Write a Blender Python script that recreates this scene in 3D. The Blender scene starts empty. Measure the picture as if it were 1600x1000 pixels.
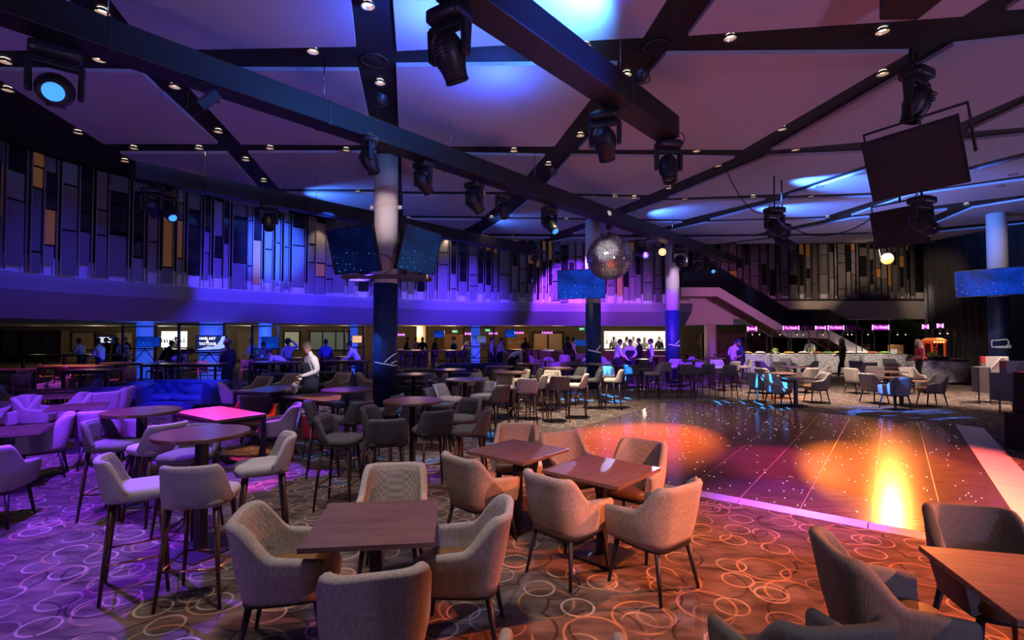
import bpy, math, random
from math import sin, cos, pi, radians, sqrt, atan2
from mathutils import Vector, Matrix, Euler
random.seed(7)
SC = bpy.context.scene
COL = SC.collection

# ------------------------------------------------------------------ camera
FPX, CH, HOR = 785.0, 1.95, 521.0          # focal length in pixels, eye height, horizon row
PITCH = math.atan((HOR - 500.0) / FPX)
cam_d = bpy.data.cameras.new('camera'); cam = bpy.data.objects.new('camera', cam_d); COL.objects.link(cam)
cam_d.sensor_width = 36.0; cam_d.lens = 36.0 * FPX / 1600.0
cam_d.clip_start = 0.05; cam_d.clip_end = 200
cam.location = (0, 0, CH); cam.rotation_euler = (pi / 2 + PITCH, 0, 0)
SC.camera = cam

# ------------------------------------------------------------------ view + world
SC.view_settings.view_transform = 'Standard'
SC.view_settings.look = 'None'
SC.view_settings.gamma = 1.0
SC.view_settings.use_curve_mapping = False
SC.view_settings.exposure = 0.0
SC.cycles.use_denoising = True
SC.cycles.max_bounces = 6
SC.cycles.diffuse_bounces = 3
SC.cycles.glossy_bounces = 3
SC.cycles.sample_clamp_indirect = 4.0
SC.cycles.sample_clamp_direct = 0.0
w = bpy.data.worlds.new('world'); SC.world = w; w.use_nodes = True
bg = w.node_tree.nodes['Background']
bg.inputs[0].default_value = (0.50, 0.36, 0.50, 1); bg.inputs[1].default_value = 0.06

def ray(px, py):
    d = Vector(((px - 800.0) / FPX, 0, 0))
    v = (500.0 - py) / FPX
    return d + Vector((0, cos(PITCH), sin(PITCH))) + v * Vector((0, -sin(PITCH), cos(PITCH)))
def P(px, py, z=0.0):                       # where the sight line meets the level plane at height z
    r = ray(px, py); t = (z - CH) / r.z
    return Vector((r.x * t, r.y * t, z))
def D(px, py, y):                           # where it meets the upright plane at depth y
    r = ray(px, py); t = y / r.y
    return Vector((r.x * t, y, CH + r.z * t))

def aim(o, target):
    d = Vector(target) - Vector(o.location)
    o.rotation_euler = d.to_track_quat('-Z', 'Y').to_euler()
def spot(loc, target, color, watts, angle=40, blend=0.5, radius=0.06, name='stage_or_fill_lamp'):
    l = bpy.data.lights.new(name, 'SPOT'); l.color = color; l.energy = watts
    l.spot_size = radians(angle); l.spot_blend = blend; l.shadow_soft_size = radius
    o = bpy.data.objects.new(name, l); COL.objects.link(o); o.location = loc; aim(o, target)
    return o
def point(loc, color, watts, radius=0.1, name='bulb'):
    l = bpy.data.lights.new(name, 'POINT'); l.color = color; l.energy = watts; l.shadow_soft_size = radius
    o = bpy.data.objects.new(name, l); COL.objects.link(o); o.location = loc
    return o

CEIL = 5.95      # underside of the ceiling panels
TRUSS = 5.0      # underside of the black lighting beams
PURPLE = (0.30, 0.06, 1.0); VIOLET = (0.45, 0.10, 1.0); BLUE = (0.03, 0.10, 1.0); ORANGE = (1.0, 0.25, 0.04)
PINK = (1.0, 0.10, 0.55); WARM = (1.0, 0.72, 0.45); MAUVE = (1.0, 0.84, 0.80)

# ------------------------------------------------------------------ the stage lighting of the hall and added fill
ORANGE_LAMP = D(1386, 405, 17.5)
ORANGE2 = Vector((10.5, 5.6, 5.4))
# violet washes over the left-hand tables
VIO = (0.20, 0.03, 1.0)
spot((-5.4, 5.6, 4.4), P(10, 925), VIO, 3600, 46, 0.5)
spot((-4.4, 4.4, 4.6), (-5.7, 6.3, 0.6), VIO, 3600, 44, 0.5)
spot((-5.0, 6.2, 4.6), (-6.8, 8.6, 0.6), VIO, 4200, 50, 0.5)
spot((-4.6, 9.8, 4.6), P(200, 750, .4), VIO, 2600, 18, 0.2)
spot((-2.5, 9.2, 4.6), P(435, 735), VIO, 4500, 20, 0.15)
spot((-1.5, 9.4, 4.6), P(560, 625, .6), VIO, 1500, 16, 0.4)
spot((-1.0, 8.4, 4.6), P(655, 625, 1.0), VIO, 1200, 14, 0.5)
spot((-3.0, 9.0, 4.6), P(430, 660, .6), VIO, 1400, 9, 0.3)
spot((-6.5, 10.5, 4.6), P(345, 645, .75), (1.0, 0.035, 0.42), 6500, 15, 0.3)
spot((-5.2, 9.4, 4.5), D(285, 600, 12.4), (0.03, 0.05, 1.0), 4200, 22, 0.6)  # added blue spot to brighten the sofa
spot((-1.0, 12.0, 4.6), P(500, 622, .75), (1.0, 0.38, 0.15), 3000, 11, 0.3)
# orange wash on the dance floor and the carpet in front of it
spot(ORANGE_LAMP, (2.9, 6.6, 0), ORANGE, 3600, 30, 0.8, 0.10)
spot(ORANGE2, (2.9, 4.2, 0), (1.0, 0.19, 0.055), 15000, 30, 0.9)
spot(ORANGE_LAMP, P(1240, 600, .4), (1.0, 0.25, 0.08), 9000, 11, 0.6)
spot((5.5, -2.5, 5.2), (1.3, 4.4, 0.5), (1.0, 0.30, 0.19), 5200, 19, 0.8)
spot((9.5, 5.0, 5.2), (4.0, 3.4, 0), (1.0, 0.16, 0.04), 500, 60, 0.9)
spot((10.5, 10.0, 5.2), P(1560, 760), (1.0, 0.12, 0.10), 6000, 40, 0.9)
spot((7.0, 14.5, 4.7), P(985, 692), (1.0, 0.17, 0.005), 62000, 22, 1.0)
spot((8.5, 14.5, 4.7), P(1400, 735), (1.0, 0.22, 0.02), 22000, 17, 0.9)
spot((6.0, 11.5, 4.8), P(1225, 725), (0.8, 0.05, 0.35), 5000, 20, 0.9)
spot((5.0, 9.0, 4.8), P(1230, 790), (0.20, 0.03, 1.0), 3000, 20, 0.9)
# cool white slivers of a patterned lamp over the chairs by the floor
# violet pool on the far tables, lounge and counters
spot((4.2, 15.5, 4.7), P(1060, 594), VIO, 5200, 52, 0.35)
spot((2.3, 17.0, 4.7), P(890, 568), VIO, 6500, 46, 0.35)
spot((10.5, 17.5, 4.6), P(1215, 580, .6), VIO, 2000, 24, 0.5)
# upward blue and violet washes on ceiling, beam and balcony
spot((0.95, 5.75, 5.42), (0.45, 6.1, 5.95), (0.08, 0.36, 1.0), 420, 140, 0.6)
spot((2.6, 4.6, 4.4), (0.9, 5.3, 5.2), BLUE, 900, 60, 0.8)
spot((-1.0, 6.1, 5.40), (-1.2, 6.3, 5.95), BLUE, 200, 140, 0.6)
spot((-0.2, 7.6, 5.38), (-0.3, 7.7, 5.95), BLUE, 110, 150, 0.8)
spot((6.4, 12.9, 5.35), (9.6, 13.3, 5.93), (0.06, 0.22, 1.0), 5200, 46, 0.9)
spot((6.8, 15.9, 5.35), (10.8, 16.2, 5.93), (0.06, 0.22, 1.0), 4200, 46, 0.9)
spot((-6.2, 13.9, 5.35), (-4.0, 14.9, 5.95), (0.06, 0.22, 1.0), 420, 100, 0.8)
spot((-1.0, 17.4, 5.35), (0.6, 18.0, 5.95), (0.06, 0.22, 1.0), 320, 110, 0.8)
spot((4.4, 16.4, 5.35), (5.6, 16.6, 5.95), (0.06, 0.22, 1.0), 320, 110, 0.8)
# blue wash along the balcony screen and its sloping underside
spot((-3.6, 11.6, 4.7), D(420, 390, 16.6), BLUE, 16000, 24, 0.9)
spot((-5.0, 8.6, 4.2), D(60, 490, 12.6), (0.04, 0.02, 1.0), 1000, 46, 1.0)
spot((-3.0, 11.0, 3.4), D(350, 492, 16.0), (0.05, 0.025, 1.0), 9000, 54, 1.0)
spot((0.6, 15.0, 3.6), D(700, 498, 22.6), (0.08, 0.03, 1.0), 7000, 46, 1.0)
spot((4.2, 16.0, 3.6), D(960, 492, 23.0), (0.35, 0.06, 0.9), 3600, 48, 1.0)
spot((8.0, 15.5, 3.4), D(1130, 482, 27.0), (0.75, 0.18, 0.55), 1900, 36, 1.0)
spot((12.5, 16.5, 4.8), D(1330, 455, 27.0), (1.0, 0.70, 0.45), 3600, 34, 1.0)
# added unseen fill lamps low down, standing in for mauve bounce on the ceiling
for x_, y_, z_, tx, ty, w_ in ((-7, -3.5, 0.8, -3, 6, 850), (6, -3.5, 0.8, 3, 6, 1100), (17, 6, 0.8, 9, 11, 700), (16, 18, 1.0, 9, 16, 450)):
    spot((x_, y_, z_), (tx, ty, CEIL), ((0.50, 0.30, 1.0) if x_ < 0 else (0.58, 0.46, 1.0)), w_, 100, 1.0, 0.4, 'ceiling_fill')
# added soft fill spots under the ceiling over tables and carpet, no fixture there
spot((-0.7, 2.6, 5.85), (-0.7, 3.4, 0), MAUVE, 720, 62, 1.0, 0.25)
spot((-2.6, 4.6, 5.85), (-2.4, 5.6, 0), MAUVE, 700, 60, 1.0, 0.25)
spot((0.2, 7.5, 5.85), (0.0, 8.4, 0), MAUVE, 900, 60, 1.0, 0.25)
spot((1.6, 11.0, 5.85), (2.0, 12.0, 0), (1.0, 0.80, 0.64), 3800, 64, 1.0, 0.25)
spot((9.0, 14.5, 5.85), (9.5, 16.0, 0), (1.0, 0.72, 0.58), 6000, 66, 1.0, 0.25)
spot((14.0, 13.0, 5.85), (14.0, 15.0, 0), (1.0, 0.72, 0.6), 5600, 60, 1.0, 0.25)
spot((1.8, -1.0, 5.4), (1.9, 2.4, 0.4), MAUVE, 220, 50, 1.0, 0.25)
for x_ in (11.6, 13.6, 15.6, 17.6): spot((x_, 21.0, 4.6), (x_ + 0.4, 24.0, 0.6), (1.0, 0.84, 0.75), 900, 44, 1.0, 0.2)  # added fill spots to brighten the white food counters
spot((13.8, 14.6, 5.0), (16.9, 19.6, 0.5), (1.0, 0.84, 0.75), 1600, 34, 1.0, 0.2)
spot((1.2, 9.2, 4.9), D(952, 402, 13.6), (1.0, 0.92, 0.9), 1300, 9, 0.5)  # added spot to brighten the mirror ball
spot((-1.5, 12.5, 3.5), D(540, 494, 19.0), (0.05, 0.025, 1.0), 4500, 46, 1.0)
spot((-1.8, 7.0, 4.6), (-4.2, 10.6, 1.2), (1.0, 0.9, 0.9), 1500, 10, 0.6)  # added spot to brighten the aproned man
for x_, y_, c_, w_ in ((-11.4, 13.2, (0.9, 0.12, 0.8), 160), (-12.6, 14.6, (1.0, 0.45, 0.2), 160), (-9.4, 15.8, (0.6, 0.1, 0.9), 140), (-13.0, 12.2, (0.7, 0.1, 0.9), 120)): spot((x_, y_, 2.28), (x_, y_, 0), c_, w_, 110, 0.9, 0.08)
# lights on the columns
spot((-1.6, 6.4, 4.9), D(602, 340, 11.4), (1.0, 0.82, 0.82), 800, 16, 0.9)
spot((2.6, 13.2, 5.2), D(927, 400, 17.8), (1.0, 0.82, 0.75), 700, 18, 0.9)
spot((6.0, 15.5, 4.6), D(1051, 440, 19.8), (0.75, 0.55, 1.0), 900, 16, 0.9)
spot((13.0, 17.0, 5.4), D(1464, 440, 21.5), (1.0, 0.75, 0.55), 1100, 26, 0.9)
spot((13.2, 12.6, 5.4), D(1562, 400, 16.5), (1.0, 0.75, 0.6), 240, 30, 1.0)
spot((-6.5, 9.3, 4.4), D(600, 560, 11.4), (0.03, 0.22, 1.0), 1500, 9, 0.4)
# patterned projector: blue slivers on the carpet around the back edge of the dance floor
def gobo(loc, target, color, watts, angle, scale, thr, seed):
    o = spot(loc, target, color, watts, angle, 0.25, 0.01, 'gobo_projector'); l = o.data; l.use_nodes = True
    nt = l.node_tree; N, L = nt.nodes.new, nt.links.new; em = nt.nodes['Emission']
    tc = N('ShaderNodeTexCoord'); sp = N('ShaderNodeSeparateXYZ'); L(tc.outputs['Normal'], sp.inputs[0])
    dx = N('ShaderNodeMath'); dx.operation = 'DIVIDE'; L(sp.outputs[0], dx.inputs[0]); L(sp.outputs[2], dx.inputs[1])
    dy = N('ShaderNodeMath'); dy.operation = 'DIVIDE'; L(sp.outputs[1], dy.inputs[0]); L(sp.outputs[2], dy.inputs[1])
    cb = N('ShaderNodeCombineXYZ'); L(dx.outputs[0], cb.inputs[0]); L(dy.outputs[0], cb.inputs[1]); cb.inputs[2].default_value = seed
    mp = N('ShaderNodeMapping'); mp.inputs['Scale'].default_value = scale; L(cb.outputs[0], mp.inputs[0])
    vo = N('ShaderNodeTexNoise'); vo.inputs['Scale'].default_value = 1.0; vo.inputs['Detail'].default_value = 0.0; L(mp.outputs[0], vo.inputs['Vector'])
    mr = N('ShaderNodeMapRange'); L(vo.outputs['Fac'], mr.inputs[0]); mr.inputs[1].default_value = thr; mr.inputs[2].default_value = thr + 0.03
    L(mr.outputs[0], em.inputs['Strength']); return o
gobo(D(1010, 425, 13.2), P(930, 622), (0.02, 0.26, 1.0), 26000, 30, (36, 6, 1), 0.60, 1.3)
gobo(D(1215, 430, 11.8), P(1180, 632), (0.02, 0.26, 1.0), 15000, 30, (36, 6, 1), 0.60, 4.1)
gobo(D(1225, 430, 11.8), P(1390, 645), (0.06, 0.20, 1.0), 9000, 30, (36, 5, 1), 0.60, 5.3)
gobo(D(873, 400, 12.4), P(640, 690), (0.03, 0.30, 1.0), 4500, 34, (12, 40, 1), 0.58, 7.7)
gobo(D(282, 345, 10.5), P(500, 640), (0.6, 0.5, 1.0), 3000, 14, (30, 60, 1), 0.55, 2.2)
gobo((3.4, 12.0, 4.5), P(930, 735, .7), (0.55, 0.50, 1.0), 2600, 12, (40, 18, 1), 0.57, 9.2)

# ------------------------------------------------------------------ materials
MATS = {}
def nodes(name):
    m = bpy.data.materials.new(name); m.use_nodes = True
    nt = m.node_tree
    return m, nt, nt.nodes['Principled BSDF']
def mat(name, col, rough=0.6, metal=0.0, var=0.12, scale=40.0, bump=0.0, emit=None, estr=0.0, spec=0.5, stretch=None):
    if name in MATS: return MATS[name]
    m, nt, b = nodes(name); N, L = nt.nodes.new, nt.links.new
    b.inputs['Roughness'].default_value = rough; b.inputs['Metallic'].default_value = metal
    b.inputs['Specular IOR Level'].default_value = spec
    tc = N('ShaderNodeTexCoord'); nz = N('ShaderNodeTexNoise'); nz.inputs['Scale'].default_value = scale
    nz.inputs['Detail'].default_value = 3.0
    src = tc.outputs['Object']
    if stretch:
        mp = N('ShaderNodeMapping'); mp.inputs['Scale'].default_value = stretch
        L(src, mp.inputs[0]); src = mp.outputs[0]
    L(src, nz.inputs['Vector'])
    mx = N('ShaderNodeMix'); mx.data_type = 'RGBA'
    c = Vector(col[:3])
    mx.inputs[6].default_value = (*(c * (1 - var)), 1)
    mx.inputs[7].default_value = (*[min(1, x) for x in c * (1 + var)], 1)
    L(nz.outputs['Fac'], mx.inputs[0]); L(mx.outputs[2], b.inputs['Base Color'])
    if bump:
        bp = N('ShaderNodeBump'); bp.inputs['Strength'].default_value = bump; bp.inputs['Distance'].default_value = 0.004
        L(nz.outputs['Fac'], bp.inputs['Height']); L(bp.outputs[0], b.inputs['Normal'])
    if emit:
        b.inputs['Emission Color'].default_value = (*emit, 1); b.inputs['Emission Strength'].default_value = estr
    MATS[name] = m
    return m
def fabric(name, col, var=0.55, rough=0.9):
    return mat(name, col, rough, 0, min(0.9, var * 1.5), 210.0, 0.8, stretch=(1.0, 1.0, 0.10), spec=0.2)
def wood(name, c1, c2, rough=0.38):
    if name in MATS: return MATS[name]
    m, nt, b = nodes(name); N, L = nt.nodes.new, nt.links.new
    tc = N('ShaderNodeTexCoord'); mp = N('ShaderNodeMapping'); mp.inputs['Scale'].default_value = (1.3, 17, 17)
    nz = N('ShaderNodeTexNoise'); nz.inputs['Scale'].default_value = 2.4; nz.inputs['Detail'].default_value = 6; nz.inputs['Distortion'].default_value = 0.35
    cr = N('ShaderNodeValToRGB'); cr.color_ramp.elements[0].position = 0.3; cr.color_ramp.elements[1].position = 0.72
    cr.color_ramp.elements[0].color = (*c1, 1); cr.color_ramp.elements[1].color = (*c2, 1)
    L(tc.outputs['Object'], mp.inputs[0]); L(mp.outputs[0], nz.inputs['Vector']); L(nz.outputs['Fac'], cr.inputs[0])
    L(cr.outputs[0], b.inputs['Base Color']); b.inputs['Roughness'].default_value = rough
    b.inputs['Specular IOR Level'].default_value = 0.4
    bp = N('ShaderNodeBump'); bp.inputs['Strength'].default_value = 0.12; bp.inputs['Distance'].default_value = 0.002
    L(nz.outputs['Fac'], bp.inputs['Height']); L(bp.outputs[0], b.inputs['Normal'])
    MATS[name] = m
    return m
def glow(name, col, strength):
    if name in MATS: return MATS[name]
    m, nt, b = nodes(name)
    b.inputs['Base Color'].default_value = (0.02, 0.02, 0.02, 1)
    b.inputs['Emission Color'].default_value = (*col, 1); b.inputs['Emission Strength'].default_value = strength
    MATS[name] = m
    return m
def carpet_mat():
    m, nt, b = nodes('ring_carpet'); N, L = nt.nodes.new, nt.links.new
    geo = N('ShaderNodeNewGeometry')
    nz = N('ShaderNodeTexNoise'); nz.inputs['Scale'].default_value = 3.0; nz.inputs['Detail'].default_value = 8
    mp0 = N('ShaderNodeMapping'); mp0.inputs['Scale'].default_value = (1.0, 2.6, 1); mp0.inputs['Rotation'].default_value = (0, 0, 0.5)
    L(geo.outputs['Position'], mp0.inputs[0]); L(mp0.outputs[0], nz.inputs['Vector'])
    cr = N('ShaderNodeValToRGB'); e = cr.color_ramp.elements
    e[0].position = 0.34; e[0].color = (0.050, 0.038, 0.033, 1); e[1].position = 0.68; e[1].color = (0.150, 0.115, 0.100, 1)
    L(nz.outputs['Fac'], cr.inputs[0])
    cur = cr.outputs[0]
    def layer(cell, r, wd, c1, c2, off, rnd=0.62):
        nonlocal cur
        mp = N('ShaderNodeMapping'); mp.inputs['Location'].default_value = (off, off * 1.7, 0); mp.inputs['Rotation'].default_value = (0, 0, off * 0.37)
        L(geo.outputs['Position'], mp.inputs[0])
        vo = N('ShaderNodeTexVoronoi'); vo.voronoi_dimensions = '2D'; vo.inputs['Scale'].default_value = 1.0 / cell
        vo.inputs['Randomness'].default_value = rnd
        L(mp.outputs[0], vo.inputs['Vector'])
        a = N('ShaderNodeMath'); a.operation = 'SUBTRACT'; L(vo.outputs['Distance'], a.inputs[0]); a.inputs[1].default_value = r / cell
        ab = N('ShaderNodeMath'); ab.operation = 'ABSOLUTE'; L(a.outputs[0], ab.inputs[0])
        mr = N('ShaderNodeMapRange'); L(ab.outputs[0], mr.inputs[0])
        mr.inputs[1].default_value = wd / cell * 0.55; mr.inputs[2].default_value = wd / cell; mr.inputs[3].default_value = 0.85; mr.inputs[4].default_value = 0.0
        brk = N('ShaderNodeTexNoise'); brk.inputs['Scale'].default_value = 2.2; L(mp.outputs[0], brk.inputs['Vector'])
        mb_ = N('ShaderNodeMapRange'); L(brk.outputs['Fac'], mb_.inputs[0]); mb_.inputs[1].default_value = 0.36; mb_.inputs[2].default_value = 0.5
        mu = N('ShaderNodeMath'); mu.operation = 'MULTIPLY'; L(mr.outputs[0], mu.inputs[0]); L(mb_.outputs[0], mu.inputs[1])
        sp = N('ShaderNodeSeparateColor'); L(vo.outputs['Color'], sp.inputs[0])
        cm = N('ShaderNodeMix'); cm.data_type = 'RGBA'; L(sp.outputs[0], cm.inputs[0])
        cm.inputs[6].default_value = (*c1, 1); cm.inputs[7].default_value = (*c2, 1)
        mx = N('ShaderNodeMix'); mx.data_type = 'RGBA'; L(mu.outputs[0], mx.inputs[0]); L(cur, mx.inputs[6]); L(cm.outputs[2], mx.inputs[7])
        cur = mx.outputs[2]
    layer(0.55, 0.24, 0.013, (0.022, 0.016, 0.016), (0.035, 0.022, 0.02), 3.1)
    layer(0.62, 0.20, 0.012, (0.34, 0.20, 0.10), (0.30, 0.17, 0.08), 7.7)
    layer(0.40, 0.115, 0.010, (0.42, 0.36, 0.30), (0.36, 0.28, 0.20), 1.3)
    layer(0.48, 0.13, 0.010, (0.40, 0.33, 0.27), (0.03, 0.022, 0.02), 12.9)
    L(cur, b.inputs['Base Color']); b.inputs['Roughness'].default_value = 0.95; b.inputs['Specular IOR Level'].default_value = 0.1
    nf = N('ShaderNodeTexNoise'); nf.inputs['Scale'].default_value = 260; L(geo.outputs['Position'], nf.inputs['Vector'])
    bp = N('ShaderNodeBump'); bp.inputs['Strength'].default_value = 0.5; bp.inputs['Distance'].default_value = 0.006
    L(nf.outputs['Fac'], bp.inputs['Height']); L(bp.outputs[0], b.inputs['Normal'])
    return m
def terrazzo_mat():
    m, nt, b = nodes('terrazzo'); N, L = nt.nodes.new, nt.links.new
    tc = N('ShaderNodeTexCoord'); vo = N('ShaderNodeTexVoronoi'); vo.inputs['Scale'].default_value = 26
    L(tc.outputs['Object'], vo.inputs['Vector']); sp = N('ShaderNodeSeparateColor'); L(vo.outputs['Color'], sp.inputs[0])
    cr = N('ShaderNodeValToRGB'); e = cr.color_ramp.elements; e[0].position = 0.15; e[0].color = (0.22, 0.20, 0.2, 1); e[1].position = 0.5; e[1].color = (0.62, 0.58, 0.56, 1)
    L(sp.outputs[0], cr.inputs[0]); L(cr.outputs[0], b.inputs['Base Color']); b.inputs['Roughness'].default_value = 0.5
    return m
def screen_mat(name, base, hi, strength):            # a screen showing drifting specks on blue
    m, nt, b = nodes(name); N, L = nt.nodes.new, nt.links.new
    tc = N('ShaderNodeTexCoord'); nz = N('ShaderNodeTexNoise'); nz.inputs['Scale'].default_value = 1.6
    L(tc.outputs['Object'], nz.inputs['Vector'])
    vo = N('ShaderNodeTexVoronoi'); vo.inputs['Scale'].default_value = 13; L(tc.outputs['Object'], vo.inputs['Vector'])
    sp = N('ShaderNodeSeparateColor'); L(vo.outputs['Color'], sp.inputs[0])
    a = N('ShaderNodeMath'); a.operation = 'LESS_THAN'; L(vo.outputs['Distance'], a.inputs[0]); a.inputs[1].default_value = 0.13
    g = N('ShaderNodeMath'); g.operation = 'GREATER_THAN'; L(sp.outputs[1], g.inputs[0]); g.inputs[1].default_value = 0.55
    sx = N('ShaderNodeSeparateXYZ'); L(tc.outputs['Object'], sx.inputs[0])
    lo = N('ShaderNodeMath'); lo.operation = 'LESS_THAN'; L(sx.outputs[2], lo.inputs[0]); lo.inputs[1].default_value = -0.02
    mu = N('ShaderNodeMath'); mu.operation = 'MULTIPLY'; L(a.outputs[0], mu.inputs[0]); L(g.outputs[0], mu.inputs[1])
    mu2 = N('ShaderNodeMath'); mu2.operation = 'MULTIPLY'; L(mu.outputs[0], mu2.inputs[0]); L(lo.outputs[0], mu2.inputs[1])
    mr = N('ShaderNodeMapRange'); L(nz.outputs['Fac'], mr.inputs[0]); mr.inputs[1].default_value = 0.35; mr.inputs[2].default_value = 0.6
    m1 = N('ShaderNodeMix'); m1.data_type = 'RGBA'; L(mr.outputs[0], m1.inputs[0])
    m1.inputs[6].default_value = (*[x * 0.35 for x in base], 1); m1.inputs[7].default_value = (*base, 1)
    m2 = N('ShaderNodeMix'); m2.data_type = 'RGBA'; L(mu2.outputs[0], m2.inputs[0]); L(m1.outputs[2], m2.inputs[6]); m2.inputs[7].default_value = (*hi, 1)
    b.inputs['Base Color'].default_value = (0.003, 0.003, 0.004, 1); b.inputs['Roughness'].default_value = 0.35; b.inputs['Specular IOR Level'].default_value = 0.15
    L(m2.outputs[2], b.inputs['Emission Color']); b.inputs['Emission Strength'].default_value = strength
    return m

M_BLACK = mat('black_metal', (0.012, 0.012, 0.014), 0.45, 0.0, 0.2, 60)
M_BLACKM = mat('matt_black', (0.005, 0.005, 0.006), 0.8, 0, 0.2, 30)
M_BEAM = mat('beam_black', (0.007, 0.007, 0.009), 0.55, 0, 0.4, 7, stretch=(1, 6, 6))
M_CEILP = mat('ceiling_plaster', (0.43, 0.41, 0.50), 0.95, 0, 0.06, 120, 0.3)
M_WHITE = mat('white_paint', (0.60, 0.56, 0.58), 0.85, 0, 0.05, 50, 0.1)
M_COLW = mat('column_paint', (0.62, 0.54, 0.50), 0.8, 0, 0.05, 30, 0.1)
M_COLB = mat('column_wrap', (0.012, 0.035, 0.11), 0.5, 0, 0.15, 20)
M_LOGO = mat('logo_white', (0.75, 0.75, 0.78), 0.6, emit=(0.8, 0.85, 1.0), estr=0.12)
M_FAB = fabric('grey_tweed', (0.33, 0.295, 0.27))
M_FABL = fabric('pale_tweed', (0.33, 0.30, 0.305), 0.25)
M_FABD = fabric('charcoal_tweed', (0.075, 0.072, 0.078), 0.35)
M_FABG = fabric('graphite_tweed', (0.13, 0.125, 0.12), 0.3)
M_FABC = fabric('cream_tweed', (0.48, 0.42, 0.35), 0.2)
M_RED = fabric('red_tweed', (0.45, 0.03, 0.04), 0.2)
M_LEATH = mat('tan_leather', (0.20, 0.095, 0.035), 0.38, 0, 0.25, 9, 0.15)
M_LEATHD = mat('olive_leather', (0.075, 0.06, 0.03), 0.42, 0, 0.25, 9, 0.15)
M_LEG = mat('black_timber', (0.010, 0.009, 0.009), 0.5, 0, 0.2, 30)
M_LEGW = wood('walnut_leg', (0.020, 0.009, 0.007), (0.060, 0.024, 0.016), 0.4)
M_COPPER = mat('copper', (0.60, 0.28, 0.16), 0.25, 1.0, 0.08, 20)
M_TOP = wood('table_wood', (0.095, 0.055, 0.048), (0.185, 0.112, 0.098), 0.40)
M_TOPB = wood('bar_wood', (0.075, 0.034, 0.024), (0.15, 0.068, 0.045), 0.30)
M_CHROME = mat('chrome', (0.7, 0.7, 0.72), 0.15, 1.0, 0.05)
M_ALU = mat('aluminium_edge', (0.62, 0.58, 0.55), 0.4, 0.5, 0.1, 30)
M_BLUEV = mat('blue_velvet', (0.02, 0.03, 0.16), 0.7, 0, 0.3, 30, 0.2)
M_DARKV = mat('slate_velvet', (0.035, 0.04, 0.05), 0.7, 0, 0.3, 30, 0.2)
M_SKIN = mat('skin', (0.42, 0.22, 0.16), 0.55, 0, 0.08, 20)
M_SKIN2 = mat('skin_deep', (0.16, 0.08, 0.05), 0.55, 0, 0.08, 20)
M_SHIRTW = mat('white_shirt', (0.66, 0.64, 0.66), 0.85, 0, 0.06, 18, 0.3)
M_SHIRTK = mat('black_shirt', (0.010, 0.010, 0.012), 0.9, 0, 0.2, 18, 0.2)
M_SHIRTB = mat('navy_shirt', (0.02, 0.03, 0.10), 0.9, 0, 0.2, 18, 0.2)
M_SHIRTR = mat('red_shirt', (0.45, 0.03, 0.05), 0.85, 0, 0.15, 18, 0.2)
M_APRON = mat('navy_apron', (0.010, 0.013, 0.035), 0.9, 0, 0.2, 18, 0.2)
M_HAIRK = mat('black_hair', (0.010, 0.008, 0.007), 0.6, 0, 0.3, 60, 0.4)
M_HAIRG = mat('greying_hair', (0.12, 0.085, 0.07), 0.6, 0, 0.3, 60, 0.4)
M_HAIRB = mat('blond_hair', (0.42, 0.27, 0.17), 0.6, 0, 0.3, 60, 0.4)
M_EYE = mat('eye', (0.02, 0.015, 0.012), 0.3)
M_SHOE = mat('shoe_black', (0.010, 0.010, 0.010), 0.5)
M_SHOEW = mat('shoe_white', (0.6, 0.6, 0.6), 0.6)
M_TERR = terrazzo_mat()
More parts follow.
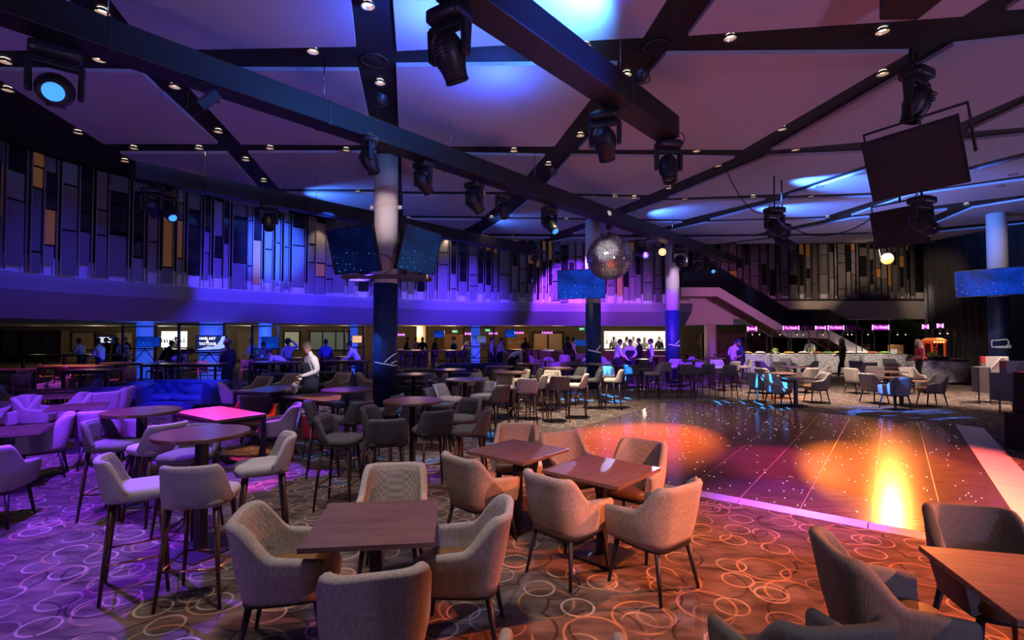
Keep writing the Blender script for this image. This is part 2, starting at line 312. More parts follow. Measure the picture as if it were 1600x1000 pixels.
# ------------------------------------------------------------------ mesh helpers
class MB:
    def __init__(s): s.v = []; s.f = []; s.m = []; s.s = []
    def add(s, vs, fs, mi=0, smooth=False):
        o = len(s.v); s.v += [tuple(v) for v in vs]
        for f in fs: s.f.append([i + o for i in f]); s.m.append(mi); s.s.append(smooth)
        return s
    def box(s, c, size, mi=0, rot=None, rz=0.0):
        hx, hy, hz = size[0] / 2, size[1] / 2, size[2] / 2
        vs = [Vector((x, y, z)) for x in (-hx, hx) for y in (-hy, hy) for z in (-hz, hz)]
        R = rot if rot is not None else Matrix.Rotation(rz, 3, 'Z')
        vs = [R @ v + Vector(c) for v in vs]
        return s.add(vs, [(0, 1, 3, 2), (4, 6, 7, 5), (0, 4, 5, 1), (2, 3, 7, 6), (0, 2, 6, 4), (1, 5, 7, 3)], mi)
    def tube(s, pts, r, n=8, mi=0, cap=True):
        pts = [Vector(p) for p in pts]; rs = r if isinstance(r, (list, tuple)) else [r] * len(pts)
        vs = []; up = None
        for i, p in enumerate(pts):
            t = (pts[min(i + 1, len(pts) - 1)] - pts[max(i - 1, 0)]).normalized()
            if up is None: up = Vector((0, 0, 1)) if abs(t.z) < 0.9 else Vector((1, 0, 0))
            a = t.cross(up)
            if a.length < 1e-5: a = t.orthogonal()
            a.normalize(); b = a.cross(t).normalized(); up = b
            for k in range(n):
                an = 2 * pi * k / n
                vs.append(p + (a * cos(an) + b * sin(an)) * rs[i])
        fs = []
        for i in range(len(pts) - 1):
            for k in range(n):
                k2 = (k + 1) % n
                fs.append((i * n + k, i * n + k2, (i + 1) * n + k2, (i + 1) * n + k))
        s.add(vs, fs, mi, n > 4)
        if cap:
            o = len(s.v) - len(vs)
            s.f.append([o + k for k in range(n)][::-1]); s.m.append(mi); s.s.append(False)
            s.f.append([o + (len(pts) - 1) * n + k for k in range(n)]); s.m.append(mi); s.s.append(False)
        return s
    def cyl(s, p0, p1, r0, r1=None, n=12, mi=0): return s.tube([p0, p1], [r0, r0 if r1 is None else r1], n, mi)
    def lathe(s, prof, n=24, c=(0, 0, 0), mi=0, smooth=True, rot=None, cap=True):
        vs = []
        for r, z in prof:
            for k in range(n):
                v = Vector((r * cos(2 * pi * k / n), r * sin(2 * pi * k / n), z))
                if rot is not None: v = rot @ v
                vs.append(v + Vector(c))
        fs = [(i * n + k, i * n + (k + 1) % n, (i + 1) * n + (k + 1) % n, (i + 1) * n + k) for i in range(len(prof) - 1) for k in range(n)]
        o = len(s.v); s.add(vs, fs, mi, smooth)
        if cap and prof[0][0] > 1e-4: s.f.append([o + k for k in range(n)][::-1]); s.m.append(mi); s.s.append(False)
        if cap and prof[-1][0] > 1e-4: s.f.append([o + (len(prof) - 1) * n + k for k in range(n)]); s.m.append(mi); s.s.append(False)
        return s
    def prism(s, poly, z0, z1, mi=0):
        n = len(poly)
        vs = [(p[0], p[1], z0) for p in poly] + [(p[0], p[1], z1) for p in poly]
        fs = [tuple(range(n))[::-1], tuple(range(n, 2 * n))] + [(i, (i + 1) % n, n + (i + 1) % n, n + i) for i in range(n)]
        return s.add(vs, fs, mi)
    def grid(s, rows, mi=0, smooth=True, closed=False):
        n = len(rows[0]); vs = [p for r in rows for p in r]
        fs = []
        for i in range(len(rows) - 1):
            for k in range(n if closed else n - 1):
                fs.append((i * n + k, i * n + (k + 1) % n, (i + 1) * n + (k + 1) % n, (i + 1) * n + k))
        return s.add(vs, fs, mi, smooth)
    def pad(s, cx, cy, sx, sy, prof, e=4.0, n=28, mi=0):        # prof: (scale, z) from underside to crown
        rows = []
        for sc, z in prof:
            row = []
            for k in range(n):
                a = 2 * pi * k / n; c_, s_ = cos(a), sin(a)
                row.append((cx + sx * sc * math.copysign(abs(c_) ** (2 / e), c_), cy + sy * sc * math.copysign(abs(s_) ** (2 / e), s_), z))
            rows.append(row)
        s.grid(rows, mi, True, True)
        o = len(s.v) - n * len(prof)
        s.f.append([o + k for k in range(n)][::-1]); s.m.append(mi); s.s.append(True)
        s.f.append([o + (len(prof) - 1) * n + k for k in range(n)]); s.m.append(mi); s.s.append(True)
        return s
    def sphere(s, c, r, n=14, m=9, mi=0):
        rx, ry, rz = r if isinstance(r, (tuple, list)) else (r, r, r)
        rows = []
        for i in range(m + 1):
            t = pi * i / m
            rows.append([(c[0] + rx * sin(t) * cos(2 * pi * k / n), c[1] + ry * sin(t) * sin(2 * pi * k / n), c[2] - rz * cos(t)) for k in range(n)])
        return s.grid(rows, mi, True, True)
    def data(s, name, mats):
        me = bpy.data.meshes.new(name); me.from_pydata(s.v, [], s.f); me.update()
        for m in (mats if isinstance(mats, (list, tuple)) else [mats]): me.materials.append(m)
        for p, mi, sm in zip(me.polygons, s.m, s.s): p.material_index = mi; p.use_smooth = sm
        return me
    def build(s, name, mats, parent=None, loc=None, rz=0.0, bevel=0.0, recenter=False):
        if recenter:
            c = sum((Vector(v) for v in s.v), Vector()) / len(s.v)
            s.v = [tuple(Vector(v) - c) for v in s.v]; loc = c
        o = bpy.data.objects.new(name, s.data(name, mats)); COL.objects.link(o)
        if parent is not None: o.parent = parent
        if loc is not None: o.location = loc
        if rz: o.rotation_euler = (0, 0, rz)
        if bevel:
            bm_ = o.modifiers.new('bevel', 'BEVEL'); bm_.width = bevel; bm_.segments = 2; bm_.limit_method = 'ANGLE'
        return o
def tag(o, label, cat, group=None, kind=None):
    if label: o['label'] = label
    if cat: o['category'] = cat
    if group: o['group'] = group
    if kind: o['kind'] = kind
    return o
def struct(o): o['kind'] = 'structure'; return o
def empty(name, loc=(0, 0, 0), rz=0.0):
    o = bpy.data.objects.new(name, None); COL.objects.link(o); o.location = loc; o.rotation_euler = (0, 0, rz)
    o.empty_display_size = 0.1
    return o
def thing(name, label, cat, loc=(0, 0, 0), rz=0.0, group=None):
    return tag(empty(name, loc, rz), label, cat, group)
KIDS = {}
def kids(o): return [c for c in KIDS.get(o.name, [])] or list(o.children)
def copy_tree(o, parent=None):
    c = o.copy(); COL.objects.link(c)
    if parent is not None: c.parent = parent
    for ch in TREE[o.name]:
        copy_tree(ch, c)
    return c
TREE = {}
def proto(o):                                # remember the parts of a finished thing so that it can be copied
    TREE[o.name] = [c for c in bpy.data.objects if c.parent == o]
    for c in TREE[o.name]: proto(c)
    return o
USED = set()
def place(pr, loc, rz, label, group=None, mats=None):
    if pr.name not in USED: USED.add(pr.name); r = pr
    else:
        r = pr.copy(); COL.objects.link(r)
        for ch in TREE[pr.name]: copy_tree(ch, r)
    r.location = loc; r.rotation_euler = (0, 0, rz); r['label'] = label
    if group: r['group'] = group
    return r

# ------------------------------------------------------------------ room shell
fl = MB(); fl.add([(-45, -6, 0), (34, -6, 0), (34, 42, 0), (-45, 42, 0)], [(0, 1, 2, 3)])
struct(fl.build('floor', carpet_mat()))
cl = MB(); cl.box((3.5, 7.9, CEIL + 0.16), (38, 29.6, 0.2))
ceil = struct(cl.build('ceiling', M_BLACKM))

panels = [
 [(172,0),(548,0),(556,73),(233,79)], [(-420,-90),(88,-20),(160,77),(-420,86)],
 [(-420,-90),(88,-20),(20,-140),(-500,-220)][::-1],
 [(172,0),(548,0),(528,-130),(70,-130)][::-1],
 [(614,0),(620,80),(1005,59),(1042,0),(1120,-130),(606,-130)],
 [(1075,56),(1504,26),(1545,0),(1700,-110),(1200,-120),(1117,0)],
 [(1572,16),(1760,4),(1800,-90),(1730,-90)],
 [(-25,110),(220,114),(340,225),(162,225)],
 [(270,110),(560,111),(585,227),(377,226)],
 [(619,104),(965,101),(866,229),(624,229)],
 [(1040,86),(1420,83),(1161,234),(904,234)],
 [(1205,235),(1490,72),(1640,56),(1640,131),(1500,192),(1445,214),(1369,220)],
 [(1512,206),(1640,146),(1640,196)],
 [(188,240),(355,240),(405,296),(300,296)],
 [(388,239),(588,239),(596,296),(436,295)],
 [(627,240),(851,244),(800,300),(628,299)],
 [(892,244),(1148,247),(1012,305),(843,301)],
 [(1044,310),(1200,245),(1372,238),(1372,252),(1220,303)],
 [(1232,306),(1385,257),(1480,228),(1480,262),(1390,300)],
 [(1500,222),(1640,207),(1640,228),(1500,264)],
 [(1412,300),(1500,272),(1640,237),(1640,268),(1480,292)],
 [(330,303),(412,303),(452,333),(400,333)],
 [(447,302),(598,303),(604,336),(488,335)],
 [(629,306),(794,307),(757,338),(630,337)],
 [(832,308),(1000,311),(925,341),(796,339)],
 [(1036,316),(1196,312),(1070,343),(962,342)],
 [(1232,312),(1388,307),(1290,338),(1110,344)],
 [(1420,306),(1640,276),(1640,300),(1330,337)],
 [(430,340),(486,341),(540,362),(500,362)],
 [(520,342),(606,342),(610,362),(575,362)],
 [(630,343),(752,344),(716,364),(631,363)],
 [(786,344),(920,346),(860,366),(752,365)],
 [(950,347),(1066,348),(985,367),(895,366)],
 [(1100,349),(1290,343),(1180,366),(1020,367)],
 [(1330,342),(1480,328),(1400,362),(1215,366)],
 [(1520,325),(1640,306),(1640,340),(1440,358)],
 [(632,369),(712,370),(690,380),(633,379)], [(745,371),(860,372),(820,381),(722,380)],
 [(895,372),(1010,373),(950,381),(850,381)], [(1040,373),(1200,371),(1120,381),(980,381)],
 [(1235,371),(1420,366),(1350,379),(1150,381)], [(1455,364),(1640,346),(1640,366),(1390,379)],
]
for poly in panels:
    pts = [P(x, y, CEIL) for x, y in poly]
    m = MB(); a = sum(pts[i].x * pts[(i + 1) % len(pts)].y - pts[(i + 1) % len(pts)].x * pts[i].y for i in range(len(pts)))
    if a < 0: pts = pts[::-1]
    m.prism(pts, CEIL, CEIL + 0.075); m.build('ceiling_panel', M_CEILP, ceil)

# recessed downlights in the black channels
M_LENS = glow('downlight_lens', (1.0, 0.78, 0.55), 9.0)
M_REFL = mat('downlight_reflector', (0.75, 0.66, 0.56), 0.3, 0.6, 0.05)
dl_px = [(575,10),(489,81),(160,20),(8,97),(12,141),(155,94),(273,136),(122,208),(341,206),(209,232),(311,232),(195,252),
 (422,232),(541,235),(594,130),(915,73),(979,117),(1141,60),(1379,50),(1379,116),(1222,202),(1243,234),(907,212),(803,236),(857,257),
 (1088,236),(1122,259),(1045,294),(961,307),(991,309),(1070,311),(1177,308),(1281,291),(1267,307),(1376,304),(1496,281),(1494,268),(1583,272),
 (1564,290),(384,250),(412,283),(559,299),(755,303),(638,339),(885,343),(768,340),(1380,330),(1293,340),(1510,320),(1360,364),(1440,360),(505,338),(700,366)]
k = MB(); k.lathe([(0.095, 0.0), (0.105, -0.012), (0.088, -0.014), (0.078, 0.0)], 20, cap=False); trim_me = k.data('trim_ring', M_BLACK)
k = MB(); k.lathe([(0.088, -0.008), (0.075, 0.02), (0.05, 0.05)], 20, cap=False); ref_me = k.data('reflector', M_REFL)
k = MB(); k.lathe([(0.0, 0.036), (0.052, 0.038), (0.052, 0.05)], 16); len_me = k.data('lens', M_LENS)
ORD = ['first', 'second', 'third', 'fourth', 'fifth', 'sixth', 'seventh', 'eighth', 'ninth', 'tenth', 'eleventh', 'twelfth', 'thirteenth', 'fourteenth', 'fifteenth', 'sixteenth', 'seventeenth', 'eighteenth', 'nineteenth', 'twentieth']
bands = [40, 75, 125, 180, 222, 245, 275, 300, 320, 350, 400]
band = lambda y: next(k for k, b_ in enumerate(bands) if y < b_)
def dl_label(x, y):
    row = sorted(q for q in dl_px if band(q[1]) == band(y))
    return 'warm recessed downlight, ' + ORD[row.index((x, y))] + ' from the left in the ' + ORD[band(y)] + ' row from the top'
for i, (x, y) in enumerate(dl_px):
    p = P(x, y, CEIL + 0.005)
    t = thing('downlight', dl_label(x, y), 'downlight', p, 0, 'round downlights in the black ceiling channels')
    for nm, me in (('trim_ring', trim_me), ('reflector', ref_me), ('lens', len_me)):
        o = bpy.data.objects.new(nm, me); COL.objects.link(o); o.parent = t
        o.scale = (1, 1, 1)
    if i % 2 == 0 or y > 290: spot(p + Vector((0, 0, -0.03)), (p.x, p.y, 0), WARM, 40 if y < 290 else 70, 80, 0.6, 0.04, 'downlight_bulb')
k = MB(); k.lathe([(0.0, -0.012), (0.11, -0.014), (0.16, -0.012), (0.2, 0.0)], 28); grille = k
for x, y, lab in ((585, 93, 'round black ceiling speaker above the big white column'), (1025, 72, 'round black ceiling speaker at the end of the blue lit beam')):
    p = P(x, y, CEIL + 0.055)
    t = thing('ceiling_speaker', lab, 'speaker', p)
    MB().lathe([(0.0, -0.02), (0.15, -0.02), (0.16, -0.012), (0.16, 0)], 28).build('grille', M_BLACKM, t)
    MB().lathe([(0.2, 0), (0.2, -0.025), (0.165, -0.03), (0.162, 0)], 28).build('rim', M_BLACK, t)

# ------------------------------------------------------------------ balcony: vertical screen of panels above a sloping underside
top_px = [(-60, 195), (50, 240), (180, 275), (310, 305), (440, 332), (580, 354), (720, 370), (830, 377), (950, 379), (1050, 380)]
curve_top = [P(x, y, CEIL) for x, y in top_px]
def resample(pts, step):
    out = [pts[0].copy()]; acc = 0.0
    for a, b in zip(pts, pts[1:]):
        L_ = (b - a).length; pos = step - acc
        while pos <= L_:
            out.append(a.lerp(b, pos / L_)); pos += step
        acc = L_ - (pos - step)
    return out
def smooth_line(pts, it=3):
    for _ in range(it):
        q = [pts[0]]
        for a, b in zip(pts, pts[1:]): q += [a.lerp(b, 0.25), a.lerp(b, 0.75)]
        pts = q + [pts[-1]]
    return pts
EDGE = [Vector((p.x, p.y, 0)) for p in smooth_line(curve_top, 2)]
EDGE2 = [Vector((9.6, 27.0, 0)), Vector((22.3, 27.0, 0))]
ZB = 3.27      # top of the white upstand
# the white band under the screen, sloping back to the low ceiling
def outward(line, i):
    t = (line[min(i + 1, len(line) - 1)] - line[max(i - 1, 0)]).normalized()
    return Vector((-t.y, t.x, 0))
rows = []
ALL = EDGE + [Vector((EDGE[-1].x + 0.9, 22.2, 0))]
for i, p in enumerate(ALL):
    n = outward(ALL, i)
    if n.y < 0 and n.x > 0: n = -n
    off = 1.0
    rows.append([p + Vector((0, 0, ZB)), p + Vector((0, 0, ZB - 0.10)), p + n * off * 0.12 + Vector((0, 0, ZB - 0.36)), p + n * off + Vector((0, 0, 2.30)), p + n * (off + 0.1) + Vector((0, 0, 2.42)), p + n * 22 + Vector((0, 0, 2.44))])
wl = MB(); wl.grid([r[:5] for r in rows], 0, False); struct(wl.build('wall_back', mat('bulkhead_paint', (0.30, 0.28, 0.33), 0.85, 0, 0.05, 50, 0.1)))
sf = MB(); sf.add([(-46, 4, 2.40), (19, 4, 2.40), (19, 41, 2.40), (-46, 41, 2.40)], [(0, 1, 2, 3)])
# low ceiling behind the band: only behind the edge line
sf = MB()
lowp = [r[4] for r in rows]
ring = [Vector((p.x, p.y, 2.42)) for p in lowp]
poly = ring + [Vector((8.9, 26.9, 2.42)), Vector((20.0, 27.3, 2.42)), Vector((20.0, 41, 2.42)), Vector((-46, 41, 2.42)), Vector((-46, ring[0].y, 2.42))]
sf.add(poly, [tuple(range(len(poly)))]); struct(sf.build('trim_1', mat('low_ceiling', (0.42, 0.36, 0.36), 0.9)))

GREY = mat('screen_panel_grey', (0.13, 0.12, 0.13), 0.5, 0.0, 0.15, 6)
GREY2 = mat('screen_panel_mauve', (0.19, 0.172, 0.185), 0.55, 0.0, 0.15, 6)
DGL = mat('screen_panel_glass', (0.012, 0.012, 0.016), 0.08, 0.0, 0.1, 3, spec=0.8)
AMB = mat('screen_panel_amber', (0.42, 0.17, 0.04), 0.5, 0.0, 0.1, 6, emit=(1.0, 0.42, 0.08), estr=0.05)  # faint glow put in for the lit interior mirrored by amber panels
WHT = mat('screen_upstand', (0.72, 0.68, 0.74), 0.8, 0, 0.05)
RAIL = mat('screen_rail', (0.34, 0.31, 0.30), 0.35, 0.7, 0.1)
unit = MB().box((0, 0, 0), (1, 1, 1))
UM = {}
def unit_box(mat_):
    if mat_.name not in UM: UM[mat_.name] = MB().box((0, 0, 0), (1, 1, 1)).data('panel', mat_)
    return UM[mat_.name]
def ubox(name, mat_, parent, c, size, rz=0.0):
    o = bpy.data.objects.new(name, unit_box(mat_)); COL.objects.link(o); o.parent = parent
    o.location = c; o.scale = size; o.rotation_euler = (0, 0, rz); return o
def screen_wall(name, line, seed, amber, ZB=ZB, CEIL=CEIL):
    rnd = random.Random(seed)
    pts = resample(line, 0.09)
    root = struct(MB().grid([[p + Vector((0, 0, ZB - 0.02)) + outward(pts, i) * 0.30, p + Vector((0, 0, CEIL + 0.05)) + outward(pts, i) * 0.30] for i, p in enumerate(pts) if i % 4 == 0 or i == len(pts) - 1]).build(name, M_BLACKM))
    up = MB().grid([[p + Vector((0, 0, ZB)) + outward(pts, i) * 0.16, p + Vector((0, 0, ZB + 0.42)) + outward(pts, i) * 0.16] for i, p in enumerate(pts) if i % 4 == 0 or i == len(pts) - 1])
    up.build('upstand', WHT, root)
    rails = MB(); i = 2; n_p = 0; rest = {}
    while i < len(pts) - 8:
        wd = rnd.choice((2, 3, 3, 4, 5))          # width in steps of 0.09 m
        a, b = pts[i], pts[min(i + wd, len(pts) - 1)]
        c = (a + b) / 2; d = b - a; rz = atan2(d.y, d.x); L_ = d.length - 0.03
        nrm = outward(pts, i + wd // 2)
        z = ZB + rnd.choice((0.03, 0.12, 0.22, 0.32, 0.05))
        cuts = []
        while z < CEIL - 0.12:
            h = rnd.choice((0.45, 0.6, 0.8, 1.05, 1.4)); z1 = min(z + h, CEIL + 0.02)
            cuts.append((z, z1)); z = z1 + 0.025
        dist = c.length
        for z0, z1 in cuts:
            mid = (z0 + z1) / 2; r_ = rnd.random()
            m_ = GREY if r_ < 0.55 else GREY2
            if mid > ZB + 0.75 and rnd.random() < 0.34: m_ = DGL
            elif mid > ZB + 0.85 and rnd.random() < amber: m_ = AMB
            if n_p >= 290:
                rest.setdefault(m_.name, (MB(), m_))[0].box(Vector((c.x, c.y, mid)) - nrm * 0.015, (L_ - 0.03, 0.03, z1 - z0 - 0.02), 0, None, rz); continue
            ubox('panel', m_, root, Vector((c.x, c.y, mid)) - nrm * rnd.choice((0, 0.015, 0.03)), (L_ - 0.03, 0.03, z1 - z0 - 0.02), rz); n_p += 1
        for q in (a, b):
            rails.box((q.x - nrm.x * 0.05, q.y - nrm.y * 0.05, (ZB + 0.02 + CEIL) / 2), (0.022, 0.04, CEIL - ZB - 0.03), 0, None, rz)
        i += wd + rnd.choice((0, 1, 1))
    for q_, m_ in rest.values(): q_.build('far_panels', m_, root)['kind'] = 'stuff'
    o = rails.build('rail_lattice', RAIL, root); o['kind'] = 'stuff'
    return n_p
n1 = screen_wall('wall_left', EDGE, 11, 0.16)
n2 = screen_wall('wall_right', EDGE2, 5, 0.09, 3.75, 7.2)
vd = MB(); vd.box((11.5, 25.2, 7.3), (26, 5.2, 0.2)); struct(vd.build('trim_5', M_BLACKM))
# ------------------------------------------------------------------ right-hand side: fascia, stair, curtain
def box2(name, mat_, x0, x1, y0, y1, z0, z1, parent=None, bevel=0.0):
    c = Vector(((x0 + x1) / 2, (y0 + y1) / 2, (z0 + z1) / 2))
    return MB().box((0, 0, 0), (abs(x1 - x0), abs(y1 - y0), abs(z1 - z0))).build(name, mat_, parent, c, bevel=bevel)
def pxbox(name, mat_, x0, y0, x1, y1, dep, thick=0.06, parent=None):
    a, b = D(x0, y0, dep), D(x1, y1, dep)
    return box2(name, mat_, a.x, b.x, dep, dep + thick, b.z, a.z, parent)
M_FASC = mat('fascia_plaster', (0.56, 0.50, 0.46), 0.9, 0, 0.08, 12, 0.2)
struct(box2('trim_2', M_FASC, 11.9, 22.4, 26.9, 27.3, 2.72, 3.74, None))
struct(box2('trim_3', mat('ledge', (0.05, 0.04, 0.04), 0.6), 11.9, 22.4, 26.8, 26.9, 3.70, 3.80, None))
M_BROWN = mat('stair_soffit', (0.11, 0.055, 0.04), 0.6, 0, 0.15, 4)
struct(box2('trim_4', M_WHITE, 7.4, 11.9, 27.0, 27.3, 2.42, 3.74, None))
struct(box2('trim_6', M_BLACKM, 22.3, 24.0, 20.0, 28.0, 0, 7.3, None))
st = thing('staircase', 'pale flight of stairs with dark glass sides coming down from the balcony', 'stairs', (0, 25.2, 0))
tp = [(1064, 449), (1124, 449), (1235, 513), (1297, 516), (1362, 552)]
bt = [(1338, 556), (1294, 529), (1232, 527), (1121, 463), (1064, 463)]
Y0, Y1 = 0.0, 1.7
pts = [D(x, y, 25.2) for x, y in tp + bt]
pts[2].z = pts[3].z
n = len(pts)
vs = [(p.x, 0.0, p.z) for p in pts] + [(p.x, 0.12, p.z) for p in pts]
side = MB().add(vs, [tuple(range(n)), tuple(range(n, 2 * n))[::-1]] + [(i, n + i, n + (i + 1) % n, (i + 1) % n) for i in range(n)])
side.build('stringer', M_WHITE, st)
MB().add([(x, y + 1.6, z) for x, y, z in side.v], side.f).build('stringer', M_WHITE, st)
for k in range(4):
    a, b = pts[n - 1 - k], pts[n - 2 - k]
    MB().add([(a.x, 0.12, a.z + .02), (b.x, 0.12, b.z + .02), (b.x, 1.6, b.z + .02), (a.x, 1.6, a.z + .02), (a.x, 0.12, a.z + .06), (b.x, 0.12, b.z + .06), (b.x, 1.6, b.z + .06), (a.x, 1.6, a.z + .06)],
             [(0, 1, 2, 3), (7, 6, 5, 4), (0, 4, 5, 1), (2, 6, 7, 3), (1, 5, 6, 2), (0, 3, 7, 4)]).build('soffit_board', M_BROWN, st)
for (ia, ib, ns) in ((1, 2, 12), (3, 4, 7)):
    a, b = pts[ia], pts[ib]
    for k in range(ns):
        x0 = a.x + (b.x - a.x) * k / ns; x1 = a.x + (b.x - a.x) * (k + 1) / ns; z = a.z + (b.z - a.z) * (k + 1) / ns
        ubox('tread', M_BROWN, st, ((x0 + x1) / 2, 0.86, z - 0.03), (abs(x1 - x0) + 0.03, 1.46, 0.05))
M_DGLASS = mat('smoked_glass', (0.006, 0.006, 0.010), 0.12, 0, 0.1, 3, spec=0.6)
for k in range(4):
    a, b = pts[k], pts[k + 1]
    for y in (0.05, 1.66):
        MB().add([(a.x, y, a.z), (b.x - .02, y, b.z), (b.x - .02, y, b.z + 1.0), (a.x, y, a.z + 1.0), (a.x, y + .02, a.z), (b.x - .02, y + .02, b.z), (b.x - .02, y + .02, b.z + 1.0), (a.x, y + .02, a.z + 1.0)],
                 [(0, 1, 2, 3), (7, 6, 5, 4), (0, 4, 5, 1), (2, 6, 7, 3), (1, 5, 6, 2), (0, 3, 7, 4)]).build('glass_side', M_DGLASS, st)
for y in (0.06, 1.67):
    MB().tube([(p.x, y, p.z + 1.03) for p in pts[:5]], 0.03, 8).build('handrail', M_BLACK, st)

def curtain(label, x0, y0, x1, y1, z1):
    m = MB(); L_ = sqrt((x1 - x0) ** 2 + (y1 - y0) ** 2); nn = int(L_ / 0.05); rows = []
    for i in range(nn + 1):
        t = i / nn; w_ = 0.07 * sin(t * L_ * 2 * pi / 0.32) + 0.03 * sin(t * L_ * 5.1)
        dx, dy = (x1 - x0) / L_, (y1 - y0) / L_
        rows.append([(x0 + (x1 - x0) * t - dy * w_, y0 + (y1 - y0) * t + dx * w_, z) for z in (0.02, z1 / 2, z1)])
    m.grid(rows)
    o = m.build('drape', mat('black_drape', (0.012, 0.011, 0.012), 0.95, 0, 0.3, 20))
    tag(o, label, 'curtain'); return o
curtain('tall black pleated drape on the wall behind the round white pod', 18.0, 21.9, 19.2, 15.0, 5.9)
curtain('tall black pleated drape beside the faceted partitions by the dance floor', 19.2, 14.8, 20.5, 5.0, 5.9)
struct(box2('wall_side', M_BLACKM, 24.0, 24.3, 2, 30, 0, 6.2))

# ------------------------------------------------------------------ zone under the balcony: far wall, bars, screens
M_FARW = mat('far_wall_paint', (0.30, 0.22, 0.14), 0.8, 0, 0.15, 2)
struct(box2('wall_far', M_FARW, -46, 21, 37.0, 37.3, 0, 2.45))
M_PANEL = wood('far_panel', (0.22, 0.11, 0.05), (0.38, 0.20, 0.09), 0.5)
M_TAN = mat('tan_panel', (0.34, 0.24, 0.16), 0.8, 0, 0.12, 3)
M_DARKW = mat('dark_wall', (0.05, 0.035, 0.03), 0.7, 0, 0.2, 3)
def panelled(name, label, cat, px, py0, py1, dep, mat_, seam=M_BLACKM):
    """a run of boards between the given columns of the far wall"""
    a = D(px[0], py1, dep); root = thing(name, label, cat, (a.x, dep, 0))
    for x0, x1 in zip(px, px[1:]):
        l, r = D(x0, py0, dep), D(x1, py1, dep)
        ubox('panel', mat_, root, ((l.x + r.x) / 2 - a.x, 0, (max(r.z, 0) + l.z) / 2), (r.x - l.x - 0.04, 0.08, l.z - max(r.z, 0)))
    return root
panelled('wall_panelling', 'tan wall boards with dark seams behind the left counter', 'panelling', (96, 112, 130, 148), 517, 565, 34.5, M_TAN)
panelled('wall_panelling', 'tan lattice boards between the menu screen and the blue pillar', 'panelling', (182, 196, 206), 520, 565, 34.5, M_TAN)
panelled('wall_panelling', 'pale boards with a grid of seams right of the film screen', 'panelling', (372, 384, 396, 408), 518, 560, 34.5, M_TAN)
panelled('wall_panelling', 'honey coloured timber boards behind the middle kitchen bar', 'panelling', (694, 705, 716, 727), 522, 548, 34.0, M_PANEL)
panelled('wall_panelling', 'honey coloured timber boards right of the violet pillar', 'panelling', (792, 803, 814, 826), 522, 552, 34.0, M_PANEL)
panelled('wall_panelling', 'brown timber boards under the foot of the stair', 'panelling', (1095, 1110, 1126, 1150, 1170), 521, 575, 28.6, mat('brown_board', (0.085, 0.050, 0.030), 0.6))
panelled('wall_panelling', 'dark boards behind the white food counters', 'panelling', (1170, 1200, 1240, 1290, 1340, 1390, 1440), 500, 580, 29.5, mat('black_board', (0.022, 0.016, 0.014), 0.6))
# double door with dark frame
dr = struct(empty('door_1', (D(856, 560, 33).x, 33, 0)))
l, r = D(832, 521, 33), D(880, 521, 33); wdt = r.x - l.x
for k in (0, 1):
    ubox('leaf', M_TAN, dr, (-wdt / 4 + k * wdt / 2, 0.04, 0.97), (wdt / 2 - 0.12, 0.06, 1.9))
for c, s_ in (((-wdt / 2, 0, 1.0), (0.16, 0.12, 2.0)), ((wdt / 2, 0, 1.0), (0.16, 0.12, 2.0)), ((0, 0, 2.02), (wdt + .16, 0.12, 0.14)), ((0, 0, 1.0), (0.08, 0.1, 2.0))):
    ubox('frame', M_BLACKM, dr, c, s_)

# brightly lit bars
M_BARGLOW = glow('bar_glow', (1.0, 0.86, 0.68), 1.5)  # glow put into the bar walls for their bright lighting
M_BARGLOW2 = glow('bar_glow_cool', (0.95, 1.0, 0.92), 1.5)
def bar(label, x0, x1, dep, mat_back, front_mat, n_bottles, lampcol, watts, top=519):
    a, b = D(x0, top, dep + 2.2), D(x1, top, dep + 2.2)
    L0, R0 = D(x0, 540, dep), D(x1, 540, dep)
    t = thing('bar_counter', label, 'bar', (0, dep, 0))
    cx = (L0.x + R0.x) / 2; wd = R0.x - L0.x
    ubox('front_panel', front_mat, t, (cx, 0.1, 0.52), (wd, 0.1, 1.0))
    ubox('counter_top', M_BLACK, t, (cx, 0.2, 1.06), (wd + 0.1, 0.6, 0.06))
    ubox('front_light', M_BARGLOW, t, (cx, 0.03, 1.0), (wd - 0.1, 0.02, 0.03))
    sh = thing('bar_shelf', label.replace('counter', 'wall') + ' behind it', 'shelf', (0, dep + 2.2, 0))
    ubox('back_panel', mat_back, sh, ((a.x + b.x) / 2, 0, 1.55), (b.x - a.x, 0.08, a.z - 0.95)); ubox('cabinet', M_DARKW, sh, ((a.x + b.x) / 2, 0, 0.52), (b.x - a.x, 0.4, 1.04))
    for z in (1.35, 1.75): ubox('shelf_board', M_WHITE, sh, ((a.x + b.x) / 2, -0.14, z), (b.x - a.x, 0.24, 0.025))
    rnd = random.Random(int(x0))
    for k in range(n_bottles):
        x = a.x + (b.x - a.x) * (k + 0.5) / n_bottles; z = 1.365
        bo = MB(); h = rnd.uniform(0.24, 0.32); rr = rnd.uniform(0.032, 0.042)
        bo.lathe([(rr, 0), (rr, h * 0.6), (rr * 0.35, h * 0.75), (rr * 0.35, h)], 10)
        o = bo.build('bottle', rnd.choice((mat('glass_green', (0.05, 0.12, 0.05), 0.2), mat('glass_amber', (0.25, 0.1, 0.03), 0.2), mat('glass_clear', (0.5, 0.5, 0.5), 0.15))), None, (x, dep + 2.06, z))
        tag(o, ORD[k] + ' bottle from the left on the lit shelf of the ' + label.split(' bar')[0] + ' bar', 'bottle', 'bottles on the ' + label.split(' bar')[0] + ' bar')
    point(((a.x + b.x) / 2, dep + 1.1, 2.2), lampcol, watts, 0.3)
bar('cool white bar counter at the far left between the blue pillars', 253, 292, 31.0, M_BARGLOW2, M_DARKW, 9, (0.9, 1, 0.9), 60)
